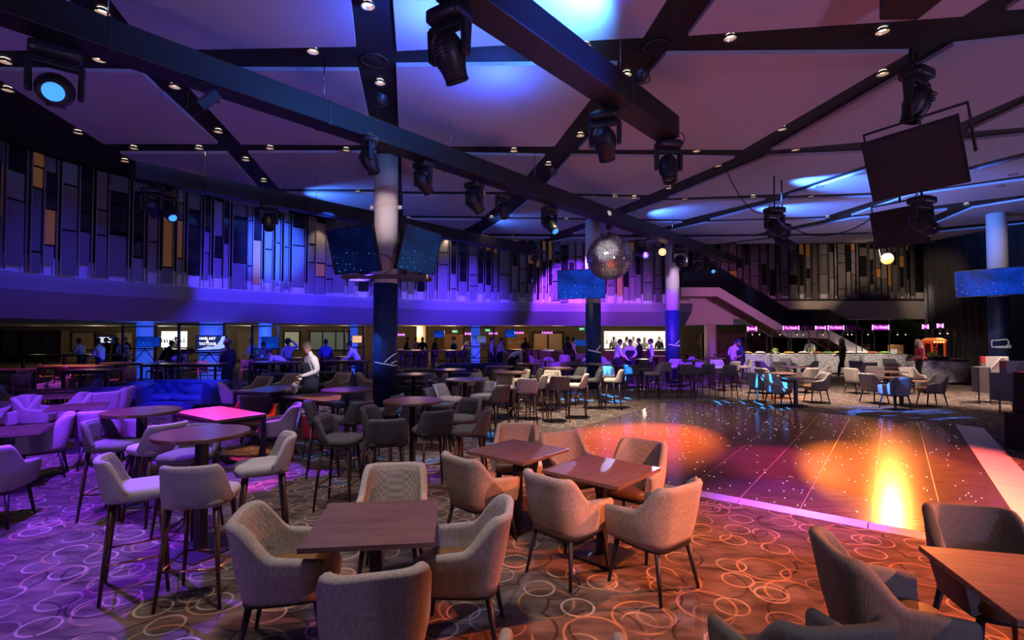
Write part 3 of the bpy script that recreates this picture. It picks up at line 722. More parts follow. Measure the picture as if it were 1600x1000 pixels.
bar('bright white bar counter beside the navy column in the middle', 944, 1058, 28.5, M_BARGLOW, mat('red_brown_front', (0.20, 0.07, 0.04), 0.5), 16, (1, 0.86, 0.7), 110)
# long timber counters of the kitchen bars
M_RICH = wood('counter_timber', (0.16, 0.06, 0.03), (0.30, 0.12, 0.06), 0.3)
def long_counter(label, x0, x1, ytop, dep, legs=5, topm=M_RICH, z=1.05):
    L0, R0 = D(x0, 540, dep), D(x1, 540, dep); cx = (L0.x + R0.x) / 2; wd = R0.x - L0.x
    t = thing('high_counter', label, 'counter', (cx, dep, 0))
    ubox('counter_top', topm, t, (0, 0.35, z), (wd, 0.75, 0.06))
    for k in range(legs):
        ubox('leg', M_BLACK, t, (-wd / 2 + 0.1 + (wd - 0.2) * k / (legs - 1), 0.35, z / 2 - 0.02), (0.08, 0.08, z - 0.04))
    ubox('foot_rail', M_BLACK, t, (0, 0.05, 0.25), (wd - 0.2, 0.04, 0.04))
    return t
long_counter('long timber counter in front of the middle kitchen bar', 622, 732, 548, 26.0)
long_counter('long timber counter between the violet pillar and the food lamps', 760, 845, 548, 27.0)
long_counter('long dark counter at the far left below the black window', 20, 192, 554, 20.5, 6, M_TOPB)
long_counter('dark counter left of the man in the navy apron', 395, 462, 560, 17.6, 4, M_TOPB)
long_counter('dark counter right of the man in the navy apron', 500, 566, 558, 18.6, 4, M_TOPB)
# kitchen bars with warm light behind the long counters
for x, w_ in ((650, 50), (705, 60), (808, 45), (870, 25)):
    p = D(x, 512, 31); point((p.x, 31, 2.2), (1.0, 0.62, 0.28), w_ * 1.6, 0.3)
for x, w_ in ((150, 40), (60, 6), (385, 30), (470, 22), (540, 18)):
    p = D(x, 512, 31); point((p.x, 31, 2.2), (1.0, 0.78, 0.5), w_ * 1.6, 0.3)
ctrl = [(628, 556, 'pass counter of steel under the first kitchen lamps'), (832, 556, 'pass counter of steel under the right kitchen lamps')]
for x, y, lab in ctrl:
    p = D(x, y, 30.5); t = thing('pass_counter', lab, 'counter', (p.x, 30.5, 0))
    ubox('body', M_TAN, t, (0, 0, 0.45), (3.4 if x < 700 else 5.0, 0.8, 0.9)); ubox('counter_top', M_CHROME, t, (0, 0, 0.925), (3.5 if x < 700 else 5.1, 0.9, 0.05))
    for k in range(3): ubox('tray', M_WHITE, t, (-1 + k, 0, 0.97), (0.6, 0.5, 0.04))

# black window with silhouettes, framed windows
def framed(name, label, x0, y0, x1, y1, dep, pane_mat, panes=2, cat='window'):
    a, b = D(x0, y0, dep), D(x1, y1, dep); cx, cz = (a.x + b.x) / 2, (a.z + b.z) / 2; wd, ht = b.x - a.x, a.z - b.z
    t = thing(name, label, cat, (cx, dep, b.z))
    for k in range(panes):
        ubox('pane', pane_mat, t, (-wd / 2 + wd * (k + .5) / panes, 0.03, ht / 2), (wd / panes - 0.06, 0.03, ht - 0.08))
    for c, s_ in (((0, 0, ht), (wd + .1, 0.1, 0.08)), ((0, 0, 0), (wd + .1, 0.1, 0.08)), ((-wd / 2, 0, ht / 2), (0.08, 0.1, ht)), ((wd / 2, 0, ht / 2), (0.08, 0.1, ht))):
        ubox('frame', M_BLACKM, t, c, s_)
    for k in range(1, panes): ubox('mullion', M_BLACKM, t, (-wd / 2 + wd * k / panes, 0, ht / 2), (0.06, 0.1, ht))
    return t
framed('interior_window', 'wide black interior window at the far left', 2, 518, 92, 560, 36.93, M_DGLASS, 3)
M_PALEG = mat('pale_green_glass', (0.20, 0.25, 0.21), 0.3, 0, 0.2, 1.0, emit=(0.45, 0.6, 0.45), estr=0.10)
framed('interior_window', 'grey green glazed window behind the man in the navy apron', 484, 518, 545, 547, 36.93, M_PALEG, 3)
framed('interior_window', 'plain pale green glazed window left of the man in the navy apron', 444, 518, 468, 547, 36.93, mat('cream_glass', (0.5, 0.5, 0.36), 0.5, emit=(0.8, 0.8, 0.5), estr=0.22), 1)
framed('interior_window', 'brown framed window beside the menu screen', 112, 519, 148, 547, 34.38, M_TAN, 1)

# screens
M_SCR = screen_mat('screen_blue', (0.003, 0.045, 0.50), (0.5, 0.9, 1.0), 1.0)
M_SCRD = screen_mat('screen_deep_blue', (0.001, 0.005, 0.045), (0.25, 0.6, 1.0), 1.0)
def tv(label, c, w_, h_, yaw=0.0, pitch=0.0, roll=0.0, m_=None, name='television', arm=None, hang=None):
    t = thing(name, label, 'screen', c)
    t.rotation_euler = Euler((pitch, roll, yaw), 'ZYX') if False else (Matrix.Rotation(yaw, 3, 'Z') @ Matrix.Rotation(pitch, 3, 'X') @ Matrix.Rotation(roll, 3, 'Y')).to_euler()
    ubox('housing', M_BLACK, t, (0, 0.035, 0), (w_, 0.06, h_))
    scr = MB().box((0, 0, 0), (w_ - 0.04, 0.008, h_ - 0.04)).build('display', m_ or M_SCR, t, (0, 0.002, 0))
    for c_, s_ in (((0, 0, h_ / 2 - .01), (w_, 0.02, 0.02)), ((0, 0, -h_ / 2 + .01), (w_, 0.02, 0.02)), ((-w_ / 2 + .01, 0, 0), (0.02, 0.02, h_)), ((w_ / 2 - .01, 0, 0), (0.02, 0.02, h_))):
        ubox('bezel', M_BLACK, t, c_, s_)
    ubox('bracket', M_BLACK, t, (0, 0.10, 0), (0.3, 0.08, 0.2))
    Ri = t.rotation_euler.to_matrix().inverted()
    if arm is not None: MB().cyl((0, 0.12, 0), Ri @ (Vector(arm) - Vector(c)), 0.035, None, 8).build('wall_arm', M_BLACK, t)
    if hang is not None: MB().cyl((0, 0.05, h_ / 2), Ri @ Vector((0, 0.05, hang - c[2])), 0.02, None, 8).build('ceiling_pole', M_BLACK, t)
    return t
def text_mesh(body, size, loc, rot, mat_, name, parent=None, extrude=0.004, bold=True):
    cu = bpy.data.curves.new(name, 'FONT'); cu.body = body; cu.size = size; cu.align_x = 'CENTER'; cu.align_y = 'CENTER'; cu.extrude = extrude
    if bold: cu.offset = size * 0.02
    tmp = bpy.data.objects.new(name, cu); COL.objects.link(tmp)
    dg = bpy.context.evaluated_depsgraph_get()
    me = bpy.data.meshes.new_from_object(tmp.evaluated_get(dg)); bpy.data.objects.remove(tmp)
    me.materials.clear(); me.materials.append(mat_)
    o = bpy.data.objects.new(name, me); COL.objects.link(o); o.parent = parent; o.location = loc; o.rotation_euler = rot
    return o
FACE = (pi / 2, 0, 0)
tv('small menu screen with white print on the tan wall', D(165, 531, 36.88), 1.46, 0.63, m_=mat('menu_dark', (0.01, 0.01, 0.03), 0.3, emit=(0.01, 0.015, 0.06), estr=0.6))
mt = bpy.data.objects['television']
for k, (w_, z) in enumerate(((0.7, 0.16), (0.9, 0.05), (0.6, -0.06), (0.8, -0.16))):
    ubox('print_line', glow('menu_white', (0.9, 0.95, 1.0), 1.4), mt, (-0.1 + 0.08 * (k % 2), -0.006, z), (w_, 0.006, 0.06))
tv('blue wall screen above the middle kitchen bar', D(686, 522, 30), 0.62, 0.42, hang=2.43)
tv('blue hanging screen right of the violet pillar', D(798, 521, 28), 0.62, 0.44, hang=2.43)
tv('blue hanging screen beside the food lamps', D(802, 521, 29.2), 0.3, 0.4, hang=2.43)

# lit pillars with lattice frames and screens
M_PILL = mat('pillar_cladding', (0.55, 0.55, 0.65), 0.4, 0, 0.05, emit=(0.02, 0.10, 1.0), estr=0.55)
def pillar(label, px, dep, wpx, frame_px, scr=None, scr_label=None, scr_mat=None):
    a = D(px, 540, dep); w_ = wpx * dep / FPX
    t = thing('lit_pillar', label, 'pillar', (a.x, dep, 0))
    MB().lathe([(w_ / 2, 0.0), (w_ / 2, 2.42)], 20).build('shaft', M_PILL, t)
    for z in (0.5, 1.2, 1.75): MB().lathe([(w_ / 2 + .02, z), (w_ / 2 + .02, z + .03)], 20).build('band', M_BLACK, t)
    f0, f1 = D(frame_px[0], 540, dep).x - a.x, D(frame_px[1], 540, dep).x - a.x
    for x in (f0, f1): ubox('post', M_BLACK, t, (x, -w_ / 2 - 0.1, 1.15), (0.07, 0.07, 2.3))
    for z in (0.7, 1.3, 2.25): ubox('cross_bar', M_BLACK, t, ((f0 + f1) / 2, -w_ / 2 - 0.1, z), (f1 - f0, 0.05, 0.05))
    nb = 3
    for k in range(nb):
        x0 = f0 + (f1 - f0) * k / nb; x1 = f0 + (f1 - f0) * (k + 1) / nb
        MB().cyl((x0, -w_ / 2 - 0.1, 0.72 if k % 2 else 1.28), (x1, -w_ / 2 - 0.1, 1.28 if k % 2 else 0.72), 0.018, None, 6).build('brace', M_BLACK, t)
    if scr:
        p0, p1 = D(scr[0], scr[1], dep - w_ / 2 - .2), D(scr[2], scr[3], dep - w_ / 2 - .2)
        return tv(scr_label, (p0 + p1) / 2, p1.x - p0.x, p0.z - p1.z, m_=scr_mat or M_SCR, arm=(a.x, dep, (p0.z + p1.z) / 2))
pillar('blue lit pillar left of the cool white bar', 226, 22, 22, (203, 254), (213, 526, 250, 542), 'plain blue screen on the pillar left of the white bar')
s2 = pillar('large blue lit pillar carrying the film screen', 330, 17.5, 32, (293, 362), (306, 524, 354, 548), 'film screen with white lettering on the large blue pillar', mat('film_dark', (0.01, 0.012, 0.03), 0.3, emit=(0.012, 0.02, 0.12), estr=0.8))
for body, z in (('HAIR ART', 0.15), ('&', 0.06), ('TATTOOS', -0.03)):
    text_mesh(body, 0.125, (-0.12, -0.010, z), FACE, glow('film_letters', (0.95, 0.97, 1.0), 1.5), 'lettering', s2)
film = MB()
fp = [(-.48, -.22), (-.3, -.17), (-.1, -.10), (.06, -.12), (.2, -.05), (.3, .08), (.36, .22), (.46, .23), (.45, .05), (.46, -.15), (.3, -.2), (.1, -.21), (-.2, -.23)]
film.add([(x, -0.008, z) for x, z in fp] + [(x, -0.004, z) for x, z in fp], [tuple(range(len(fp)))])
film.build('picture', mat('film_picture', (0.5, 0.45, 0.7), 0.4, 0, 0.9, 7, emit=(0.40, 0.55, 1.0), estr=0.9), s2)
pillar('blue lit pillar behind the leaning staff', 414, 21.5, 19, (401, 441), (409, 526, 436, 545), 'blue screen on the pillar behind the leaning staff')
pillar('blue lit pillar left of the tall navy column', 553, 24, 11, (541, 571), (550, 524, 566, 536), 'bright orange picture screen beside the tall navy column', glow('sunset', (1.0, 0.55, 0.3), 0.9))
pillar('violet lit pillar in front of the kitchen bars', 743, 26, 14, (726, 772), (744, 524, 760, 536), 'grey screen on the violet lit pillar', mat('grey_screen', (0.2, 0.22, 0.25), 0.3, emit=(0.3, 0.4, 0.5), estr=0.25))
for x in (330, 226, 414):
    p = D(x, 540, 16 if x == 330 else 20.5); point((p.x, p.y, 2.1), (0.05, 0.15, 1.0), 40, 0.2)

# hanging pink neon signs
M_NEON = glow('neon_pink', (1.0, 0.45, 0.92), 1.7)
M_NEONB = mat('neon_acrylic', (0.25, 0.02, 0.28), 0.2, emit=(0.55, 0.02, 0.60), estr=0.55)
def neon(label, px, py, wpx, hpx, dep, body, size=None):
    c = D(px, py, dep); k = dep / FPX; w_, h_ = wpx * k, hpx * k
    t = thing('neon_sign', label, 'sign', c)
    ubox('back_panel', M_NEONB, t, (0, 0.02, 0), (w_, 0.02, h_))
    for s_ in (-1, 1): ubox('edge_strip', M_NEON, t, (s_ * w_ / 2, 0, 0), (0.03, 0.05, h_))
    text_mesh(body, size or h_ * 0.75, (0, -0.01, 0), FACE, M_NEON, 'lettering', t)
    if px > 1150:
        for s_ in (-1, 1): MB().cyl((s_ * w_ * 0.4, 0.02, -h_ / 2), (s_ * w_ * 0.4, 0.02, min(-h_ / 2 - .02, 2.1 - c.z)), 0.012, None, 6).build('mount_leg', M_BLACK, t)
        return t
    for s_ in (-1, 1): MB().cyl((s_ * w_ * 0.45, 0.02, h_ / 2), (s_ * w_ * 0.45, 0.02, max(h_ / 2 + .05, (2.56 if px > 1000 else 2.43) - c.z)), 0.006, None, 6).build('hanger_wire', M_BLACK, t)
    return t
neon('pink neon sign above the two staff at the counter end', 1175, 514, 14, 8, 24.3, 'Salad')
neon('pink neon sign reading To Finish nearest the stair', 1236, 512.5, 24, 7, 24.3, 'To Finish')
neon('short pink neon sign left of the middle pair', 1282, 512, 15, 6, 24.3, 'To Start')
neon('pink neon sign reading To Finish, right of the middle pair', 1306, 512, 24, 7, 24.3, 'To Finish')
neon('pink neon sign reading To Finish above the wooden box', 1376, 511.5, 25, 8, 24.3, 'To Finish')
neon('small square pink neon sign above the blond woman', 1446, 510.5, 8, 7, 19.9, 'To')
neon('small square pink neon sign on the pale column', 1469, 509, 8, 7, 19.9, 'To')
neon('pink neon sign left of the middle kitchen bar', 627, 523, 9, 4, 29, 'Salad')
neon('pink neon sign on the violet pillar', 731, 521.5, 8, 4, 27, 'Grill')
neon('pink neon sign right of the violet pillar', 770.5, 521, 12, 4, 28.4, 'Chicken')
neon('pink neon sign at the left food lamps', 811, 520, 13, 4, 28, 'Noodles')
neon('pink neon sign at the right food lamps', 855, 520, 15, 4, 28, 'To Share')
# green exit signs
for x, y, lab in ((909, 514, 'green exit sign above the double door'), (711, 518, 'green exit sign above the timber boards'), (762, 516, 'green exit sign right of the violet pillar')):
    t = thing('exit_sign', lab, 'sign', D(x, y, 31))
    ubox('housing', M_BLACK, t, (0, 0.03, 0), (0.36, 0.05, 0.17)); ubox('face', glow('exit_green', (0.05, 0.6, 0.28), 1.0), t, (0, 0, 0), (0.33, 0.01, 0.15))
    MB().cyl((0, 0.03, 0.08), (0, 0.03, 2.43 - t.location.z), 0.012, None, 6).build('hanger', M_BLACK, t)
    text_mesh('EXIT', 0.1, (0, -0.008, 0), FACE, glow('exit_white', (0.8, 1, 0.9), 1.0), 'lettering', t)
# ------------------------------------------------------------------ columns
def column(label, px, dep, dia, wrap_z, logo=None, clamp=None, top=None):
    c = D(px, 540, dep); r = dia / 2
    t = thing('column', label, 'column', (c.x, dep, 0))
    MB().lathe([(r, wrap_z), (r, top or CEIL + 0.08)], 40).build('shaft', M_COLW, t)
    if wrap_z > 0.05: MB().lathe([(r + 0.008, 0.0), (r + 0.008, wrap_z)], 40).build('wrap', M_COLB, t)
    if logo:
        for line in logo:
            pts = []
            for x, y in line:
                q = D(x, y, dep - r); dx = max(-r, min(r, q.x - c.x))
                pts.append((dx, -sqrt(max(0, r * r - dx * dx)) - 0.010, q.z))
            fine = []
            for p0, p1 in zip(pts, pts[1:]):
                for k in range(8):
                    dx = p0[0] + (p1[0] - p0[0]) * k / 8; fine.append((dx, -sqrt(max(0, r * r - dx * dx)) - 0.012, p0[2] + (p1[2] - p0[2]) * k / 8))
            MB().tube(fine + [pts[-1]], 0.014 if dep < 15 else 0.02, 6).build('emblem', M_LOGO, t)
    if clamp:
        for z in clamp:
            MB().lathe([(r + 0.002, z - 0.03), (r + 0.02, z - 0.03), (r + 0.02, z + 0.03), (r + 0.002, z + 0.03)], 40).build('clamp_ring', M_COLW, t)
            for s_ in (-1, 1): ubox('clamp_ear', M_COLW, t, (s_ * (r + 0.05), 0, z), (0.1, 0.05, 0.08))
    return t
column('big white column with navy wrap standing between the bar tables', 602, 11.5, 0.53, 3.09, [[(585, 566), (603, 569), (621, 572)], [(601, 566), (621, 552)], [(610, 568), (621, 565)]], (4.85, 3.75))
c_big = bpy.data.objects['column']
for y_, z_ in ((-0.3, 3.22), (0.3, 3.22)): ubox('cross_plank', mat('plank', (0.10, 0.085, 0.07), 0.7), c_big, (0.05, y_, z_), (1.9, 0.12, 0.09))
column('white column with navy wrap beside the mirror ball', 927, 17.9, 0.53, 3.02, [[(920, 547), (929, 549), (939, 551)], [(932, 548), (939, 540)]], None)
column('white column with navy wrap in front of the bright white bar', 1051, 19.9, 0.54, 2.86, [[(1046, 538), (1056, 540), (1063, 541)], [(1055, 538), (1063, 532)], [(1058, 541), (1063, 539)]], None)
column('plain pale column behind the popcorn machine', 1464, 21.8, 0.58, 0.0)
column('white column with navy wrap behind the faceted partitions', 1562, 16.7, 0.53, 3.16, [[(1553, 539), (1560, 532), (1572, 530), (1576, 534), (1574, 541), (1560, 542), (1553, 539)], [(1572, 540), (1580, 540), (1579, 543), (1560, 543)]], (4.0,))
column('pale tan column under the stair', 1110, 27.4, 0.62, 0.0, top=2.45)
column('warm lit pale column inside the middle kitchen bar', 658, 31.5, 0.55, 0.0, top=2.43)

# ------------------------------------------------------------------ lighting beams
def beam(label, p0, p1, wd, ht, z):
    p0, p1 = Vector(p0), Vector(p1); d = p1 - p0; L_ = d.length; rz = atan2(d.y, d.x)
    c = (p0 + p1) / 2
    t = thing('lighting_beam', label, 'beam', (c.x, c.y, z), rz)
    MB().box((0, 0, ht / 2), (L_, wd, ht)).build('box_section', M_BEAM, t, bevel=0.012)
    n = max(2, int(L_ / 2.5))
    for k in range(n):
        x = -L_ / 2 + L_ * (k + 0.5) / n
        MB().cyl((x, 0, ht), (x, 0, CEIL - z + 0.1), 0.008, None, 6).build('suspension_rod', M_CHROME, t)
        ubox('strap', M_BLACK, t, (x, 0, ht / 2), (0.06, wd + 0.012, ht + 0.012))
    return t
U = Vector((0.677, 0.736, 0)); NS = Vector((0.736, -0.677, 0))
BW, BH = 0.36, 0.34
a0, a1 = P(0, 42, TRUSS), P(936, 347, TRUSS); ua = (a1 - a0).normalized(); na = Vector((ua.y, -ua.x, 0))
A_ = lambda t: a0 + ua * t + na * BW / 2
beam('long black lighting beam crossing the whole hall above the tables', A_(-3.0), A_(22.4), BW, BH, TRUSS)
b0, b1 = P(837, 101, TRUSS), P(1028, 224, TRUSS); ub = (b1 - b0).normalized(); nb_ = Vector((ub.y, -ub.x, 0))
beam('short black lighting beam washed blue, ending above the dance floor', b0 - ub * 6.0 + nb_ * BW / 2, b1 + nb_ * BW / 2, BW, BH, TRUSS)
c0, c1 = P(212, 251, TRUSS + BH), P(840, 384, TRUSS + BH); uc = (c1 - c0).normalized(); nc = Vector((uc.y, -uc.x, 0))
beam('far black lighting beam in front of the balcony screen', c0 - nc * BW / 2, c1 - nc * BW / 2, BW, BH, TRUSS)

# ------------------------------------------------------------------ stage fixtures
M_LENSB = glow('lens_blue', (0.05, 0.28, 1.0), 1.6)
M_LENSD = mat('lens_dark', (0.02, 0.025, 0.05), 0.05, 0, 0.1, spec=0.9)
M_FIX = mat('fixture_black', (0.016, 0.016, 0.019), 0.42, 0, 0.25, 30)
def moving_head(label, pos, target, s=1.0, lens=None, long=False, drop=0.0, name='moving_head_light'):
    pos = Vector(pos); t = thing(name, label, 'stage light', pos)
    if drop: MB().cyl((0, 0, 0), (0, 0, drop), 0.02, None, 8).build('drop_pipe', M_BLACK, t)
    d = (Vector(target) - (pos + Vector((0, 0, -0.42 * s)))).normalized()
    pan = atan2(d.x, -d.y)                     # head swings in the local YZ plane, -Y forward
    tilt = math.acos(max(-1, min(1, -d.z)))
    R = Matrix.Rotation(pan, 3, 'Z')
    cl_ = MB()
    for sx in (-1, 1):
        cl_.tube([R @ Vector((sx * 0.1 * s, 0, 0.02)), R @ Vector((sx * 0.1 * s, 0.03 * s, -0.01)), R @ Vector((sx * 0.1 * s, 0, -0.05 * s))], 0.015 * s, 6)
    cl_.build('clamp', M_CHROME, t)
    bs = MB(); bs.pad(0, 0, 0.19 * s, 0.14 * s, [(0.8, -0.15 * s), (1, -0.13 * s), (1, -0.05 * s), (0.85, -0.035 * s)], 5, 24)
    o = bs.build('base', M_FIX, t); o.rotation_euler = (0, 0, pan)
    ubox('display_panel', M_LENSD, o, (0, -0.141 * s, -0.09 * s), (0.14 * s, 0.006, 0.04 * s))
    yk = MB(); yk.box((0, 0, -0.185 * s), (0.40 * s, 0.10 * s, 0.06 * s))
    for sx in (-1, 1):
        yk.add([(sx * 0.16 * s, -0.06 * s, -0.18 * s), (sx * 0.21 * s, -0.06 * s, -0.18 * s), (sx * 0.21 * s, 0.06 * s, -0.18 * s), (sx * 0.16 * s, 0.06 * s, -0.18 * s),
                (sx * 0.155 * s, -0.045 * s, -0.47 * s), (sx * 0.205 * s, -0.045 * s, -0.47 * s), (sx * 0.205 * s, 0.045 * s, -0.47 * s), (sx * 0.155 * s, 0.045 * s, -0.47 * s)],
               [(0, 1, 2, 3), (7, 6, 5, 4), (0, 4, 5, 1), (1, 5, 6, 2), (2, 6, 7, 3), (3, 7, 4, 0)])
    o = yk.build('yoke', M_FIX, t, bevel=0.012 * s); o.rotation_euler = (0, 0, pan)
    ln = 0.36 if long else 0.24; bk = 0.26 if long else 0.19
    RT = R @ Matrix.Rotation(-tilt, 3, 'X')
    prof = [(0.0, bk), (0.07, bk - 0.01), (0.115, bk - 0.06), (0.145, 0.06), (0.145, -0.05), (0.115, -ln * 0.55), (0.10, -ln), (0.085, -ln - 0.01), (0.08, -ln + 0.02)]
    h = MB(); h.lathe([(r * s, z * s) for r, z in prof], 18, (0, 0, -0.42 * s), 0, True, RT)
    hd = h.build('head', M_FIX, t)
    MB().lathe([(0.0, (-ln + 0.012) * s), (0.078 * s, (-ln + 0.012) * s), (0.078 * s, (-ln + 0.016) * s)], 18, (0, 0, -0.42 * s), 0, True, RT).build('lens', lens or M_LENSD, hd)
    MB().lathe([(0.10 * s, -ln * s), (0.108 * s, -ln * s), (0.108 * s, (-ln + 0.03) * s), (0.10 * s, (-ln + 0.03) * s)], 18, (0, 0, -0.42 * s), 0, True, RT, False).build('lens_ring', M_BLACK, hd)
    vent = MB()
    for q in range(4):
        vent.box(RT @ Vector((0, 0.146 * s, (0.02 + 0.028 * q) * s)) + Vector((0, 0, -0.42 * s)), (0.14 * s, 0.012 * s, 0.012 * s), 0, RT)
    vent.build('cooling_vent', M_BLACK, hd)
    return t
def par_can(label, pos, target, s=1.0, lens=None, stand_up=False, dots=False):
    pos = Vector(pos); t = thing('par_light', label, 'stage light', pos)
    d = (Vector(target) - pos).normalized()
    q = d.to_track_quat('-Z', 'Y').to_matrix()
    zc = (0.16 if stand_up else -0.16) * s
    br = MB(); br.tube([(-0.13 * s, 0, zc), (-0.13 * s, 0, zc * 0.3), (0, 0, 0), (0.13 * s, 0, zc * 0.3), (0.13 * s, 0, zc)], 0.012 * s, 6); br.build('bracket', M_BLACK, t)
    MB().lathe([(0.0, 0.11 * s), (0.07 * s, 0.1 * s), (0.105 * s, 0.05 * s), (0.11 * s, -0.09 * s), (0.10 * s, -0.10 * s), (0.10 * s, -0.075 * s)], 20, (0, 0, zc), 0, True, q).build('can', M_FIX, t)
    if dots:
        dm = MB()
        for rr, k_ in ((0, 1), (0.04, 6), (0.08, 11)):
            for k in range(k_):
                a = 2 * pi * k / k_
                dm.lathe([(0.0, -0.088 * s), (0.015 * s, -0.088 * s), (0.015 * s, -0.08 * s)], 8, Vector((0, 0, zc)) + q @ Vector((rr * s * cos(a), rr * s * sin(a), 0)), 0, False, q)
        o = dm.build('led_cluster', lens, t)
    else:
        MB().lathe([(0.0, -0.08 * s), (0.1 * s, -0.08 * s), (0.1 * s, -0.076 * s)], 20, (0, 0, zc), 0, False, q).build('lens', lens or M_LENSD, t)
    return t
under = lambda x, y: P(x, y, TRUSS)
moving_head('long moving head with a glowing blue lens at the upper left', under(88, 70), under(88, 70) + Vector((1.7, -2.0, -1.6)), 1.15, M_LENSB, True)
moving_head('large black moving head hanging at the top beside the blue lit beam', under(702, 12), (0.9, 7.2, 0), 1.05)
moving_head('black moving head hanging before the top of the big white column', under(577, 212), (-0.4, 8.6, 0), 0.9)
moving_head('black moving head on the long beam right of the big white column', under(661, 252), (0.5, 12, 1.0), 0.9)
moving_head('tilted black moving head on the long beam left of the mirror ball', under(741, 283), (1.6, 13, 1.4), 1.0)
moving_head('small dark moving head under the middle of the long beam', under(786, 302), (0.6, 9.5, 0), 0.85)
moving_head('moving head with blue lens pointing down right on the long beam', under(858, 322), (3.5, 7.5, 0), 1.0, M_LENSB, True)
moving_head('large black moving head hanging under the blue lit beam', under(945, 172), (2.6, 10.0, 0), 1.05)
moving_head('black moving head at the tip of the blue lit beam', under(1044, 218), (2.6, 6.6, 0), 1.05)
moving_head('moving head with blue lens beside the mirror ball', under(1000, 374), (7.0, 8.0, 0), 1.0, M_LENSB, True)
moving_head('bulky dark moving head beside the orange light cluster', under(1062, 384), (4.0, 10.0, 0), 1.25)
moving_head('moving head with blue lens in front of the balcony screen at left', under(262, 298), under(262, 298) + Vector((2, -1.4, -2.2)), 1.0, M_LENSB, True)
moving_head('dark moving head seen from behind, left of the blue lens', under(238, 292), (-9, 16, 1), 1.0)
moving_head('dark moving head above the blue part of the balcony screen', under(420, 318), (-4, 9, 0), 1.0)
moving_head('dark moving head facing the hall below the far beam', under(836, 388), (0.3, 6.0, 0.5), 0.9)
moving_head('dark moving head next to the far end of the far beam', under(872, 392), (1.3, 7.0, 0.3), 0.8)
moving_head('blue lit moving head facing the hall near the stair top', under(1090, 398), (3.0, 7.0, 0.5), 1.0)
moving_head('small moving head with pale lens near the stair top', under(1114, 408), (4.0, 8.0, 0.5), 0.95, M_LENSB)
par_can('round cluster of orange diodes shining beside the mirror ball', under(1035, 384) + Vector((0, 0, 0.0)), (0, 0, 1.9), 1.35, glow('led_amber', (1.0, 0.5, 0.2), 6.0), False, True)
# lamps that throw the blue wash upwards
for x, y, lab in ((594, 168, 'small par lamp on the long beam before the column channel'), (1003, 132, 'small par lamp on top of the blue lit beam'), (862, 276, 'small par lamp on the long beam over the middle tables'), (988, 333, 'small par lamp behind the long beam near the mirror ball')):
    p = P(x, y, TRUSS + BH); par_can(lab, p, p + Vector((0.4, -0.3, 1.0)), 0.8, glow('lens_uplight', (0.1, 0.3, 1.0), 2.0), True)
# flood panel
fp_ = under(318, 128); t = thing('flood_panel', 'square black flood light tilted under the long beam at left', 'stage light', fp_)
R = (Matrix.Rotation(radians(-35), 3, 'Z') @ Matrix.Rotation(radians(-40), 3, 'X'))
MB().box(Vector((0, 0, -0.26)), (0.34, 0.12, 0.30), 0, R).build('housing', M_FIX, t, bevel=0.01)
MB().box(Vector((0, 0, -0.26)) + R @ Vector((0, -0.062, 0)), (0.29, 0.006, 0.25), 0, R).build('glass', M_LENSD, t)
MB().tube([(-0.18, 0, -0.26), (-0.17, 0, -0.06), (0, 0, 0.0), (0.17, 0, -0.06), (0.18, 0, -0.26)], 0.012, 6).build('bracket', M_BLACK, t)
# the orange lamp pointing at the hall
t = thing('orange_spotlight', 'blazing orange spotlight hanging below the right loudspeaker', 'stage light', ORANGE_LAMP)
q = (Vector((2.9, 6.6, 0)) - ORANGE_LAMP).normalized().to_track_quat('-Z', 'Y').to_matrix()
MB().lathe([(0.0, 0.34), (0.12, 0.32), (0.20, 0.15), (0.21, 0.05), (0.2, 0.04)], 22, (0, 0, 0), 0, True, q).build('can', M_FIX, t)
MB().lathe([(0.0, 0.03), (0.185, 0.03), (0.185, 0.036)], 22, (0, 0, 0), 0, False, q).build('lens', glow('lens_orange', (1.0, 0.20, 0.015), 4.0), t)
MB().tube([(-0.22, 0, 0.0), (-0.22, 0.1, 0.5), (0.1, 0.1, 1.1), (0.1, 0.1, 1.45)], 0.018, 6).build('drop_pipe', M_BLACK, t)

# cluster at right with blue lit heads
cl0 = D(1210, 322, 12.5)
moving_head('blue lit moving head hanging on a drop pipe left of the orange lamp', cl0, (8.0, 6.0, 0), 1.25, None, True, 0.75)
moving_head('dark moving head just right of the blue lit hanging one', cl0 + Vector((0.35, 0.3, -0.35)), (9.0, 7.0, 0), 1.05, None, True, 1.1)
moving_head('large dark moving head hanging beside the second loudspeaker', D(1440, 305, 9.4), (9.0, 6.0, 0), 1.2, None, False, 1.45)
moving_head('black moving head hanging above the big loudspeaker at right', D(1432, 106, 7.2), (5.0, 9.0, 0), 1.2, None, False, 0.25)

